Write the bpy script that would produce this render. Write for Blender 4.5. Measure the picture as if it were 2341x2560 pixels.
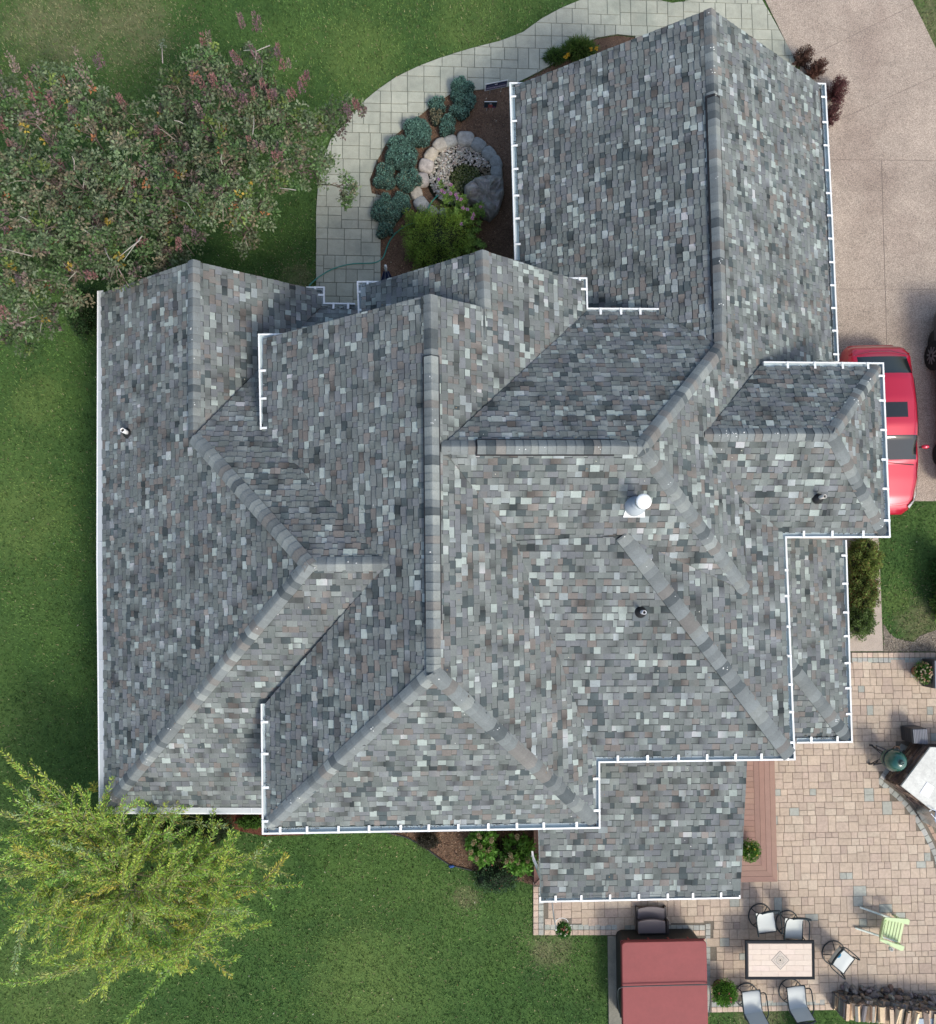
import bpy, math, random
import numpy as np
from mathutils import Vector, Matrix
random.seed(7); RNG = np.random.default_rng(11)
for o in list(bpy.data.objects): bpy.data.objects.remove(o)
SC = bpy.context.scene
COL = SC.collection
# ---------------------------------------------------------------- camera (drone looking almost straight down)
F, CX, CY, H = 2275., 1170.5, 1280., 24.
NX, NY = 1060., 1470.                      # where straight-down falls in the 2341 x 2560 photograph
_r2 = -np.array([(NX-CX)/F, -(NY-CY)/F, -1.]); _r2 /= np.linalg.norm(_r2)
_r0 = np.array([1., 0, 0]); _r0 -= _r0.dot(_r2)*_r2; _r0 /= np.linalg.norm(_r0)
_r1 = np.cross(_r2, _r0); ROT = np.array([_r0, _r1, _r2])
# ROT maps camera to world: columns are the camera axes; rows above are the world axes in camera space
cam_d = bpy.data.cameras.new('camera'); cam = bpy.data.objects.new('camera', cam_d); COL.objects.link(cam)
cam_d.sensor_fit = 'HORIZONTAL'; cam_d.sensor_width = 36.; cam_d.lens = F/2341.*36.
cam_d.clip_start = .5; cam_d.clip_end = 2000
m = Matrix([list(ROT[0]), list(ROT[1]), list(ROT[2])]).to_4x4(); m.translation = (0, 0, H); cam.matrix_world = m
SC.camera = cam
# ---------------------------------------------------------------- light
SUN_EL, SUN_AZ = math.radians(50), (0.62, -0.785)       # sun stands to the lower right of the picture
wd = bpy.data.worlds.new('World'); SC.world = wd; wd.use_nodes = True
wn = wd.node_tree.nodes; bg = wn['Background']
sky = wn.new('ShaderNodeTexSky'); sky.sky_type = 'NISHITA'; sky.sun_disc = False
sky.sun_elevation = SUN_EL; sky.sun_rotation = math.atan2(SUN_AZ[0], SUN_AZ[1]); sky.air_density = 1.; sky.dust_density = 3.; sky.ozone_density = 1.
wd.node_tree.links.new(sky.outputs[0], bg.inputs[0]); bg.inputs[1].default_value = .15
sd = bpy.data.lights.new('sun', 'SUN'); sd.energy = 1.5; sd.angle = math.radians(12); sd.color = (1, .965, .875)
so = bpy.data.objects.new('sun', sd); COL.objects.link(so)
_sv = Vector((SUN_AZ[0]*math.cos(SUN_EL), SUN_AZ[1]*math.cos(SUN_EL), math.sin(SUN_EL)))
so.rotation_euler = _sv.to_track_quat('Z', 'Y').to_euler(); so.location = _sv*60
SC.view_settings.view_transform = 'Standard'; SC.view_settings.look = 'None'; SC.view_settings.gamma = 1
SC.view_settings.exposure = 0.56; SC.view_settings.use_curve_mapping = False
# ---------------------------------------------------------------- helpers
def uv(px, py):
    d = ROT @ np.array([(px-CX)/F, -(py-CY)/F, -1.]); return d[:2]/-d[2]
def P(px, py, z=0.):
    u = uv(px, py); return Vector((u[0]*(H-z), u[1]*(H-z), z))
def PP(pts, z=0.): return [P(x, y, z) for x, y in pts]
def tag(o, label=None, cat=None, group=None, kind=None):
    if label: o['label'] = label
    if cat: o['category'] = cat
    if group: o['group'] = group
    if kind: o['kind'] = kind
    return o
def thing(name, loc, label, cat, group=None, rz=0.):
    o = bpy.data.objects.new(name, None); o.empty_display_size = .2; COL.objects.link(o)
    o.location = loc; o.rotation_euler = (0, 0, rz); return tag(o, label, cat, group)
MATS = {}
def mat(name, color=None, rough=.85, amt=.0, scale=10., amt2=0., scale2=1., bump=0., bscale=60., metal=0., spec=.3, trans=0., tint=None, detail=4., coat=0., speck=0., sscale=150., alpha=1., stain=None, stainscale=.5, stainamt=0.):
    if name in MATS: return MATS[name]
    M = bpy.data.materials.new(name); M.use_nodes = True; nt = M.node_tree; N = nt.nodes; L = nt.links
    b = N['Principled BSDF']; out = N['Material Output']
    b.inputs['Roughness'].default_value = rough; b.inputs['Metallic'].default_value = metal
    b.inputs['Specular IOR Level'].default_value = spec; b.inputs['Coat Weight'].default_value = coat
    geo = N.new('ShaderNodeNewGeometry')
    if color is None:
        a = N.new('ShaderNodeAttribute'); a.attribute_name = 'Col'; src = a.outputs['Color']
    else:
        a = N.new('ShaderNodeRGB'); a.outputs[0].default_value = (*color, 1); src = a.outputs[0]
    def noise(sc, det=detail, ro=.6):
        n = N.new('ShaderNodeTexNoise'); n.inputs['Scale'].default_value = sc; n.inputs['Detail'].default_value = det
        n.inputs['Roughness'].default_value = ro; L.new(geo.outputs['Position'], n.inputs['Vector']); return n
    def mulnoise(src, sc, am, det=detail):
        n = noise(sc, det); mr = N.new('ShaderNodeMapRange'); mr.inputs[1].default_value = .25; mr.inputs[2].default_value = .75
        mr.inputs[3].default_value = 1-am; mr.inputs[4].default_value = 1+am; L.new(n.outputs['Fac'], mr.inputs[0])
        mx = N.new('ShaderNodeMix'); mx.data_type = 'RGBA'; mx.blend_type = 'MULTIPLY'; mx.inputs[0].default_value = 1
        L.new(src, mx.inputs[6]); L.new(mr.outputs[0], mx.inputs[7]); return mx.outputs[2]
    if stain is not None:
        n = noise(stainscale, 5); mr = N.new('ShaderNodeMapRange'); mr.inputs[1].default_value = .48; mr.inputs[2].default_value = .66
        mr.inputs[3].default_value = 0; mr.inputs[4].default_value = stainamt; L.new(n.outputs['Fac'], mr.inputs[0])
        mx = N.new('ShaderNodeMix'); mx.data_type = 'RGBA'; L.new(mr.outputs[0], mx.inputs[0]); L.new(src, mx.inputs[6])
        mx.inputs[7].default_value = (*stain, 1); src = mx.outputs[2]
    if amt: src = mulnoise(src, scale, amt)
    if amt2: src = mulnoise(src, scale2, amt2, 3.)
    if speck: src = mulnoise(src, sscale, speck, 1.)
    L.new(src, b.inputs['Base Color'])
    if bump:
        n = noise(bscale, 5); bp = N.new('ShaderNodeBump'); bp.inputs['Strength'].default_value = bump; bp.inputs['Distance'].default_value = .02
        L.new(n.outputs['Fac'], bp.inputs['Height']); L.new(bp.outputs[0], b.inputs['Normal'])
    if trans:
        t = N.new('ShaderNodeBsdfTranslucent'); L.new(src, t.inputs[0]); ms = N.new('ShaderNodeMixShader'); ms.inputs[0].default_value = trans
        L.new(b.outputs[0], ms.inputs[1]); L.new(t.outputs[0], ms.inputs[2]); L.new(ms.outputs[0], out.inputs[0])
    MATS[name] = M; return M
def mk(name, me, m, parent=None, org=None):
    o = bpy.data.objects.new(name, me)
    if m is not None and not me.materials: me.materials.append(m)
    COL.objects.link(o)
    if parent is not None: o.parent = parent
    elif org is not None: o.location = org
    return o
class MB:
    """collects geometry of one mesh, with a colour per vertex"""
    def __init__(s, col=(.5, .5, .5), M=None): s.v = []; s.f = []; s.c = []; s.col = col; s.M = M
    def add(s, vs, fs, col=None, cols=None):
        k = len(s.v); M = s.M
        s.v += [tuple(M @ Vector(p)) if M else tuple(p) for p in vs]
        s.f += [tuple(i+k for i in f) for f in fs]
        s.c += list(cols) if cols else [col or s.col]*len(vs); return s
    def box(s, lo, hi, col=None, taper=0.):
        x0, y0, z0 = lo; x1, y1, z1 = hi; t = taper
        return s.add([(x0, y0, z0), (x1, y0, z0), (x1, y1, z0), (x0, y1, z0), (x0+t, y0+t, z1), (x1-t, y0+t, z1), (x1-t, y1-t, z1), (x0+t, y1-t, z1)],
              [(3, 2, 1, 0), (4, 5, 6, 7), (0, 1, 5, 4), (1, 2, 6, 5), (2, 3, 7, 6), (3, 0, 4, 7)], col)
    def bar(s, a, b, w, h, col=None, up=(0, 0, 1)):
        """a board from a to b, w wide, h thick (h along up)"""
        a = Vector(a); b = Vector(b); d = (b-a).normalized(); u = Vector(up); r = d.cross(u).normalized(); u = r.cross(d).normalized()
        vs = [p+r*sx*w/2+u*sz*h/2 for p in (a, b) for sx, sz in ((-1, -1), (1, -1), (1, 1), (-1, 1))]
        return s.add(vs, [(3, 2, 1, 0), (4, 5, 6, 7), (0, 1, 5, 4), (1, 2, 6, 5), (2, 3, 7, 6), (3, 0, 4, 7)], col)
    def prism(s, poly, z0, z1, ch=0., col=None, tops=None):
        """vertical prism of a ccw polygon with an optional chamfered top; z1 may be a list"""
        n = len(poly); cx = sum(p[0] for p in poly)/n; cy = sum(p[1] for p in poly)/n
        if sum(poly[i][0]*poly[(i+1) % n][1]-poly[(i+1) % n][0]*poly[i][1] for i in range(n)) < 0: poly = poly[::-1]
        vs = [(p[0], p[1], z0) for p in poly]
        z1 = z1 if isinstance(z1, (list, tuple)) else [z1]*n
        if ch:
            vs += [(p[0], p[1], z-ch) for p, z in zip(poly, z1)]
            for p, z in zip(poly, z1):
                r = math.hypot(p[0]-cx, p[1]-cy) or 1; k = max(0, 1-ch*1.2/r); vs.append((cx+(p[0]-cx)*k, cy+(p[1]-cy)*k, z))
        else: vs += [(p[0], p[1], z) for p, z in zip(poly, z1)]
        L = len(vs)//n; fs = [tuple(range((L-1)*n, L*n))]
        for l in range(L-1): fs += [(l*n+i, l*n+(i+1) % n, (l+1)*n+(i+1) % n, (l+1)*n+i) for i in range(n)]
        return s.add(vs, fs, col)
    def tube(s, pts, r, n=6, col=None, closed=False, cap=True):
        pts = [Vector(p) for p in pts]; m = len(pts); rr = r if isinstance(r, (list, tuple)) else [r]*m; vs = []; fs = []
        pu = None
        for i, p in enumerate(pts):
            if closed: d = pts[(i+1) % m]-pts[i-1]
            else: d = pts[min(i+1, m-1)]-pts[max(i-1, 0)]
            if d.length < 1e-9: d = Vector((0, 0, 1))
            d.normalize()
            if pu is None: pu = Vector((0, 0, 1)) if abs(d.z) < .9 else Vector((1, 0, 0))
            u = (pu-d*pu.dot(d)); u = u.normalized() if u.length > 1e-6 else d.orthogonal().normalized(); pu = u; w = d.cross(u)
            vs += [p+(u*math.cos(2*math.pi*k/n)+w*math.sin(2*math.pi*k/n))*rr[i] for k in range(n)]
        for i in range(m if closed else m-1):
            j = (i+1) % m; fs += [(i*n+k, i*n+(k+1) % n, j*n+(k+1) % n, j*n+k) for k in range(n)]
        if cap and not closed: fs += [tuple(range(n))[::-1], tuple(range((m-1)*n, m*n))]
        return s.add(vs, fs, col)
    def lathe(s, prof, c=(0, 0, 0), n=16, col=None, axis=None, cols=None):
        vs = []; fs = []; m = len(prof); A = axis
        for r, z in prof:
            for k in range(n):
                p = Vector((r*math.cos(2*math.pi*k/n), r*math.sin(2*math.pi*k/n), z))
                if A is not None: p = A @ p
                vs.append(p+Vector(c))
        for i in range(m-1): fs += [(i*n+k, i*n+(k+1) % n, (i+1)*n+(k+1) % n, (i+1)*n+k) for k in range(n)]
        if prof[0][0] > 1e-6: fs.append(tuple(range(n))[::-1])
        if prof[-1][0] > 1e-6: fs.append(tuple(range((m-1)*n, m*n)))
        cc = None
        if cols: cc = [cols[i] for i in range(m) for k in range(n)]
        return s.add(vs, fs, col, cc)
    def blob(s, c, rad, n1=12, n2=8, amp=.15, fr=2., seed=0, col=None, colvar=0., zmin=None, power=1.):
        """closed lumpy ellipsoid"""
        from mathutils import noise as mn
        vs = []; fs = []; cc = []; cb = col or s.col
        for i in range(n2+1):
            th = math.pi*i/n2
            for k in range(n1 if 0 < i < n2 else 1):
                ph = 2*math.pi*k/n1; d = Vector((math.sin(th)*math.cos(ph), math.sin(th)*math.sin(ph), math.cos(th)))
                if power != 1.: d = Vector([math.copysign(abs(t)**power, t) for t in d])
                q = 1+amp*mn.noise(d*fr+Vector((seed*7.3, seed*3.1, seed*1.7)))*2
                p = Vector((d.x*rad[0]*q, d.y*rad[1]*q, d.z*rad[2]*q))
                if zmin is not None: p.z = max(p.z, zmin)
                vs.append(p+Vector(c)); g = 1+random.uniform(-colvar, colvar); cc.append(tuple(t*g for t in cb))
        ix = lambda i, k: 0 if i == 0 else (1+(n2-1)*n1 if i == n2 else 1+(i-1)*n1+k % n1)
        for i in range(n2):
            for k in range(n1):
                f = [ix(i, k), ix(i+1, k), ix(i+1, k+1), ix(i, k+1)]; g = []
                for t in f:
                    if t not in g: g.append(t)
                if len(g) > 2: fs.append(tuple(g))
        return s.add(vs, fs, None, cc)
    def mesh(s, name, org=None, smooth=False):
        me = bpy.data.meshes.new(name); v = s.v
        if org is not None: ox, oy, oz = org; v = [(a-ox, b-oy, c-oz) for a, b, c in v]
        me.from_pydata(v, [], s.f); a = me.color_attributes.new('Col', 'FLOAT_COLOR', 'POINT')
        a.data.foreach_set('color', np.hstack([np.array(s.c, float).reshape(-1, 3), np.ones((len(v), 1))]).ravel())
        if smooth: me.polygons.foreach_set('use_smooth', [True]*len(me.polygons))
        return me
    def build(s, name, m, parent=None, org=None, smooth=False):
        """world-space builders pass org = the thing's location"""
        return mk(name, s.mesh(name, org, smooth), m, parent, org if parent is None else None)
def npmesh(name, V, Fq, C, nper=4):
    """fast mesh from numpy arrays"""
    me = bpy.data.meshes.new(name); me.vertices.add(len(V)); me.vertices.foreach_set('co', V.astype(np.float32).ravel())
    nf = len(Fq); me.loops.add(nf*nper); me.loops.foreach_set('vertex_index', Fq.astype(np.int32).ravel())
    me.polygons.add(nf); me.polygons.foreach_set('loop_start', np.arange(0, nf*nper, nper, dtype=np.int32))
    me.polygons.foreach_set('loop_total', np.full(nf, nper, np.int32))
    me.update(calc_edges=True); a = me.color_attributes.new('Col', 'FLOAT_COLOR', 'POINT')
    a.data.foreach_set('color', np.hstack([C, np.ones((len(V), 1))]).astype(np.float32).ravel()); return me
def unit(a): return a/np.maximum(np.linalg.norm(a, axis=1, keepdims=True), 1e-9)
def leaves(c, d, up, Ln, Wd, col, fold=.15):
    """one diamond leaf per row: base c, direction d, rough normal up"""
    n = len(c); d = unit(d); r = unit(np.cross(d, up)); u = np.cross(r, d)
    Ln = np.broadcast_to(Ln, (n,))[:, None]; Wd = np.broadcast_to(Wd, (n,))[:, None]
    V = np.stack([c, c+d*Ln*.45+r*Wd/2+u*Wd*fold, c+d*Ln, c+d*Ln*.45-r*Wd/2+u*Wd*fold], 1).reshape(-1, 3)
    Fq = np.arange(4*n).reshape(n, 4); return V, Fq, np.repeat(col, 4, 0)
def leafobj(name, parts, m, parent=None, org=(0, 0, 0)):
    V = []; Fq = []; C = []; k = 0
    for v, f, c in parts: V.append(v); Fq.append(f+k); C.append(c); k += len(v)
    V = np.concatenate(V)-np.array(org)[None]; return mk(name, npmesh(name, V, np.concatenate(Fq), np.clip(np.concatenate(C), .002, 1)), m, parent, org if parent is None else None)
def rdir(n, zb=0.):
    a = RNG.normal(size=(n, 3)); a[:, 2] += zb; return unit(a)
def inpoly(pts, poly):
    x = pts[:, 0]; y = pts[:, 1]; ins = np.zeros(len(pts), bool); n = len(poly)
    for i in range(n):
        x0, y0 = poly[i][0], poly[i][1]; x1, y1 = poly[(i+1) % n][0], poly[(i+1) % n][1]
        if y0 == y1: continue
        c = ((y0 > y) != (y1 > y)) & (x < (x1-x0)*(y-y0)/(y1-y0)+x0); ins ^= c
    return ins
def clip(poly, x0, x1, y0, y1):
    """Sutherland-Hodgman: polygon cut by an axis-aligned rectangle"""
    for ax, val, sg in ((0, x0, 1), (0, x1, -1), (1, y0, 1), (1, y1, -1)):
        out = []; n = len(poly)
        if n < 3: return []
        for i in range(n):
            a = poly[i]; b = poly[(i+1) % n]; da = (a[ax]-val)*sg; db = (b[ax]-val)*sg
            if da >= 0: out.append(a)
            if (da >= 0) != (db >= 0):
                t = da/(da-db); out.append((a[0]+(b[0]-a[0])*t, a[1]+(b[1]-a[1])*t))
        poly = out
    q = []
    for p in poly:
        if not q or abs(p[0]-q[-1][0])+abs(p[1]-q[-1][1]) > 1e-4: q.append(p)
    if len(q) > 1 and abs(q[0][0]-q[-1][0])+abs(q[0][1]-q[-1][1]) < 1e-4: q.pop()
    return q if len(q) > 2 else []
def area(p): return abs(sum(p[i][0]*p[(i+1) % len(p)][1]-p[(i+1) % len(p)][0]*p[i][1] for i in range(len(p))))/2
def jit(c, a): g = 1+random.uniform(-a, a); return tuple(min(1, t*g*(1+random.uniform(-a, a)*.25)) for t in c)
# ---------------------------------------------------------------- the shared materials
m_shingle = mat('asphalt_shingle', None, .92, amt=.10, scale=25, amt2=.12, scale2=1.3, speck=.22, sscale=230, bump=.35, bscale=260, spec=.25)
m_under = mat('roof_underlay', None, .95)
m_gutter = mat('painted_aluminium', None, .35, spec=.5, amt=.06, scale=9)
m_leaf = mat('leaf', None, .55, trans=.32, spec=.25)
m_wood = mat('wood', None, .75, amt=.15, scale=14, bump=.2, bscale=50)
m_bark = mat('bark', None, .9, amt=.25, scale=20, bump=.5, bscale=40)
m_paint = mat('paint', None, .5, spec=.4)
m_metal = mat('dark_metal', None, .4, spec=.5)
m_matte = mat('matte_metal', None, .75, spec=.12)
m_stone = mat('stone', None, .85, amt=.3, scale=9, speck=.18, sscale=70, bump=.6, bscale=18)
m_cloth = mat('cloth', None, .8, speck=.06, sscale=200)
m_plastic = mat('resin_plastic', None, .45, spec=.4, amt=.05, scale=5)
# ================================================================ GROUND
HOUSE_PX = [(243, 727), (812, 716), (812, 752), (892, 752), (892, 702), (1206, 640), (1287, 650), (1275, 205), (1780, 22), (2066, 207), (2100, 905), (2228, 1343), (1990, 1345), (2133, 1857), (1870, 1900), (1850, 2247), (1350, 2257), (1350, 2075), (655, 2087), (655, 2035), (247, 2035)]
g = MB((.055, .10, .03)); R_ = 260
g.add([(-R_, -R_, 0), (R_, -R_, 0), (R_, R_, 0), (-R_, R_, 0)], [(0, 1, 2, 3)])
TAN_, YEL_ = (.19, .19, .10), (.125, .19, .055)
DRY = [((120, 70), 2.6, TAN_), ((330, 60), 2.2, TAN_), ((60, 200), 1.6, YEL_), ((900, 130), 2.2, YEL_), ((1180, 60), 2.0, YEL_), ((120, 2480), 3., YEL_), ((2320, 60), 1.8, TAN_), ((2300, 1560), 1.3, TAN_), ((1380, 2370), 1., TAN_), ((1165, 2245), .6, TAN_),
       ((60, 1300), 2.2, YEL_), ((900, 2450), 2.4, YEL_), ((1900, 2550), 1.2, TAN_), ((740, 700), .9, TAN_), ((2240, 1500), .8, YEL_), ((90, 1000), 1.4, YEL_)]
def lawn_mat():
    M = bpy.data.materials.new('lawn'); M.use_nodes = True; nt = M.node_tree; N = nt.nodes; L = nt.links; b = N['Principled BSDF']
    b.inputs['Roughness'].default_value = .95; b.inputs['Specular IOR Level'].default_value = .1
    geo = N.new('ShaderNodeNewGeometry')
    def ns(sc, det=5, ro=.6, off=0):
        mp = N.new('ShaderNodeMapping'); mp.inputs['Location'].default_value = (off, off*.7, 0); L.new(geo.outputs['Position'], mp.inputs[0])
        n = N.new('ShaderNodeTexNoise'); n.inputs['Scale'].default_value = sc; n.inputs['Detail'].default_value = det; n.inputs['Roughness'].default_value = ro
        L.new(mp.outputs[0], n.inputs['Vector']); return n.outputs['Fac']
    def mix(a, bc, f, lo, hi, am=1.):
        mr = N.new('ShaderNodeMapRange'); mr.inputs[1].default_value = lo; mr.inputs[2].default_value = hi; mr.inputs[4].default_value = am; L.new(f, mr.inputs[0])
        mx = N.new('ShaderNodeMix'); mx.data_type = 'RGBA'; L.new(mr.outputs[0], mx.inputs[0])
        if isinstance(a, tuple): mx.inputs[6].default_value = (*a, 1)
        else: L.new(a, mx.inputs[6])
        mx.inputs[7].default_value = (*bc, 1); return mx.outputs[2]
    c = mix((.044, .096, .030), (.084, .156, .040), ns(.9, 6, .65), .3, .72)
    c = mix(c, (.105, .175, .050), ns(.28, 4, .6, 31), .46, .70, .8)
    c = mix(c, (.13, .15, .065), ns(.5, 6, .7, 7), .58, .80, .5)
    c = mix(c, (.022, .060, .016), ns(6, 5, .7, 3), .52, .75, .7)
    c = mix(c, (.095, .125, .05), ns(38, 3, .7, 9), .55, .8, .6)
    for (px, py), r, cc in DRY:
        q = P(px, py); vm = N.new('ShaderNodeVectorMath'); vm.operation = 'DISTANCE'; L.new(geo.outputs['Position'], vm.inputs[0]); vm.inputs[1].default_value = q
        mr = N.new('ShaderNodeMapRange'); mr.inputs[1].default_value = r; mr.inputs[2].default_value = r*.2; mr.interpolation_type = 'SMOOTHSTEP'; L.new(vm.outputs['Value'], mr.inputs[0])
        mu = N.new('ShaderNodeMath'); mu.operation = 'MULTIPLY'; L.new(mr.outputs[0], mu.inputs[0]); L.new(ns(1.6, 6, .7, px*.1), mu.inputs[1]); c = mix(c, cc, mu.outputs[0], .28, .58, .75)
    L.new(c, b.inputs['Base Color'])
    bp = N.new('ShaderNodeBump'); bp.inputs['Strength'].default_value = .9; bp.inputs['Distance'].default_value = .03; L.new(ns(45, 4, .8), bp.inputs['Height']); L.new(bp.outputs[0], b.inputs['Normal'])
    return M
m_lawn = lawn_mat()
tag(g.build('lawn', m_lawn), kind='structure')
# polygons on the ground, in photograph pixels
WALK = [(793, 775), (791, 700), (791, 531), (795, 475), (806, 405), (830, 345), (878, 292), (913, 252), (947, 224), (989, 195), (1042, 169), (1102, 146), (1175, 123), (1250, 104), (1307, 82), (1353, 49), (1400, 23), (1450, 2), (1500, -20), (1560, -10), (1640, 0), (1680, 9), (1725, 2), (1780, -15), (1895, -15), (1930, 45), (1978, 133), (1990, 160), (1960, 240), (1588, 250), (1588, 92), (1543, 87), (1492, 96), (1430, 125), (1385, 160), (1345, 182), (1307, 201), (1270, 218), (1182, 228), (1129, 235), (1080, 266), (1045, 294), (1004, 326), (966, 361), (945, 400), (925, 450), (930, 485), (952, 490), (952, 775)]
DRIVE = [(1898, -30), (1978, 133), (2000, 165), (2000, 1253), (2600, 1253), (2600, 400), (2420, 240), (2341, 125), (2290, 20), (2265, -30)]
BED = [(952, 700), (952, 490), (930, 485), (925, 450), (945, 400), (966, 361), (1004, 326), (1045, 294), (1080, 266), (1129, 235), (1182, 228), (1310, 212), (1310, 780), (952, 780)]
BED2 = [(1310, 203), (1345, 184), (1385, 162), (1430, 127), (1492, 98), (1543, 89), (1588, 94), (1620, 130), (1620, 300), (1310, 300)]
BED3 = [(960, 2040), (980, 2087), (1020, 2095), (1060, 2116), (1095, 2143), (1125, 2163), (1180, 2176), (1240, 2186), (1290, 2200), (1340, 2215), (1340, 2040)]
BED4 = [(540, 2000), (545, 2050), (600, 2078), (660, 2090), (760, 2088), (760, 2000)]
PATIO = [(1333, 2060), (1333, 2337), (1562, 2337), (1562, 2400), (1762, 2400), (1762, 2530), (2075, 2524), (2341, 2500), (2500, 2480), (2500, 1631), (1900, 1631), (1900, 2060)]
SIDEW = [(2000, 1340), (2195, 1340), (2200, 1440), (2204, 1540), (2207, 1628), (2000, 1628)]
GRAVEL = [(2209, 1560), (2225, 1585), (2245, 1598), (2285, 1605), (2300, 1590), (2341, 1575), (2420, 1570), (2420, 1629), (2209, 1629)]
m_mulch = mat('mulch', (.135, .085, .055), .95, amt=.45, scale=30, amt2=.25, scale2=2., speck=.35, sscale=60, bump=1., bscale=45)
def sheet(name, poly, z, m, kind='structure', zb=None):
    b = MB(); p = [(q.x, q.y) for q in PP(poly)]; b.prism(p, -.02 if zb is None else zb, z); o = b.build(name, m); tag(o, kind=kind); return o
sheet('garden_bed', BED, .012, m_mulch); sheet('garden_bed', BED2, .016, m_mulch); sheet('garden_bed', BED3, .012, m_mulch); sheet('garden_bed', BED4, .012, mat('red_mulch', (.12, .045, .028), .95, amt=.4, scale=40, speck=.3, sscale=70, bump=1.))
sheet('gravel_strip', GRAVEL, .012, mat('gravel', (.22, .19, .15), .95, amt=.4, scale=30, speck=.4, sscale=60, bump=1.))
# mulch chips: real flakes on the beds
def chips(name, poly, n, z, cols, size=(.02, .06)):
    pp = np.array([(q.x, q.y) for q in PP(poly)]); lo = pp.min(0); hi = pp.max(0); c = RNG.uniform(lo, hi, (n, 2)); c = c[inpoly(c, pp)]; k = len(c)
    c3 = np.c_[c, np.full(k, z)+RNG.uniform(0, .02, k)]; d = rdir(k); d[:, 2] *= .25
    col = np.array(cols)[RNG.integers(0, len(cols), k)]*RNG.uniform(.6, 1.4, (k, 1))
    L = RNG.uniform(*size, k); o = leafobj(name, [leaves(c3, d, rdir(k, 1.5), L, L*.4, col)], mat('chip', None, .95)); tag(o, kind='stuff'); return o
BR = [(.16, .09, .055), (.10, .055, .035), (.22, .13, .08), (.07, .04, .03), (.28, .2, .14)]
chips('mulch_chips', BED, 9000, .014, BR); chips('mulch_chips', BED3, 7000, .014, BR); chips('mulch_chips', BED2, 1500, .018, BR)
chips('mulch_chips', BED4, 1500, .014, [(.16, .05, .03), (.1, .04, .03)])
chips('gravel_stones', GRAVEL, 2500, .014, [(.3, .26, .21), (.2, .17, .13), (.45, .4, .33), (.12, .1, .08)], (.02, .045))
# --- running-bond-with-jogs tiling shared by the walkway and the patio
def bands(x0, x1, y0, y1, u, rng):
    """yield rectangles; u = module"""
    y = y0
    while y < y1:
        bh = u*rng.choice([4, 5]); x = x0-rng.random()*u*3
        while x < x1:
            gw = u*rng.choice([3, 4, 5, 6]); k = rng.random()
            if k < .3 and gw < 4.5*u: cuts = [bh*.5]
            else: cuts = [bh*rng.choice([.4, .5, .6])]
            rows = [(y, y+cuts[0]), (y+cuts[0], y+bh)]
            if rng.random() < .08: rows = [(y, y+bh)]
            for a, b in rows:
                if gw >= 5*u: t = rng.choice([.4, .5, .6]); cs = [(x, x+gw*t), (x+gw*t, x+gw)]
                elif gw >= 4*u and rng.random() < .5: cs = [(x, x+gw*.5), (x+gw*.5, x+gw)]
                else: cs = [(x, x+gw)]
                if rows[0] == (y, y+bh) and gw > 3*u and len(cs) == 1: cs = [(x, x+gw*.5), (x+gw*.5, x+gw)]
                for c, d in cs: yield c, d, a, b
            x += gw
        y += bh
def poly_xy(px): return [(q.x, q.y) for q in PP(px)]
def lay(name, piece, polypx, u, gap, z0, z1, colf, m, base_m, base_z, ch=.008, rot=0., jz=.003, keep=300, label=None, holes=(), bstuff=None, extra=None):
    """a paved surface: a recessed bed with one mesh for each piece, largest first"""
    poly = poly_xy(polypx); ca, sa = math.cos(rot), math.sin(rot)
    rp = [(x*ca+y*sa, -x*sa+y*ca) for x, y in poly]; rng = random.Random(5)
    base = MB((.1, .09, .08)); base.prism(poly, -.03, base_z); bo = base.build(name, base_m); tag(bo, kind='structure')
    xs = [p[0] for p in rp]; ys = [p[1] for p in rp]; out = []
    hp = [poly_xy(h) for h in holes]
    for x0, x1, y0, y1 in bands(min(xs), max(xs), min(ys), max(ys), u, rng):
        q = clip(rp, x0+gap, x1-gap, y0+gap, y1-gap)
        if not q or area(q) < .0012: continue
        q = [(x*ca-y*sa, x*sa+y*ca) for x, y in q]; c = np.array([np.mean(q, 0)])
        if any(inpoly(c, h)[0] for h in hp): continue
        out.append((area(q), q, colf(c[0], rng)))
    if extra: out += extra
    vis = []
    for a, q, cc in out:
        X, Y = np.mean(q, 0); px, py = proj(X, Y, z1); vis.append(-20 < px < 2361 and -20 < py < 2580 and not inpoly(np.array([[px, py]]), HOUSE_PX)[0])
    order = sorted(range(len(out)), key=lambda i: (-int(vis[i]), -out[i][0])); rest = MB(); nrest = 0
    for r, i in enumerate(order):
        a, q, cc = out[i]; zt = z1+random.uniform(-jz, jz)
        if r < keep: MB(cc).prism(q, z0, zt, ch).build(piece, m, bo)
        else: rest.prism(q, z0, zt, ch, cc); nrest += 1
    if nrest: o = rest.build(bstuff or piece+'s', m, bo); tag(o, kind='stuff')
    return bo
def proj(X, Y, Z):
    d = ROT.T @ np.array([X, Y, Z-H]); return CX+F*d[0]/-d[2], CY-F*d[1]/-d[2]
m_slab = mat('stamped_concrete', None, .88, amt=.10, scale=6, amt2=.10, scale2=.7, speck=.10, sscale=90, bump=.5, bscale=12, stain=(.26, .285, .235), stainscale=.9, stainamt=.6)
m_joint = mat('joint_sand', (.16, .14, .11), .95, amt=.3, scale=40)
def walkcol(c, rng):
    g_ = rng.uniform(.93, 1.07); return (.385*g_, .395*g_, .32*g_)
lay('walkway', 'paving_slab', WALK, .15, .006, -.02, .05, walkcol, m_slab, mat('slab_joint', (.09, .10, .08), .95), .036, ch=.006, keep=300, jz=.002)
m_paver = mat('paver', None, .9, amt=.14, scale=14, amt2=.08, scale2=1.1, speck=.14, sscale=110, bump=.5, bscale=40)
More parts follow.
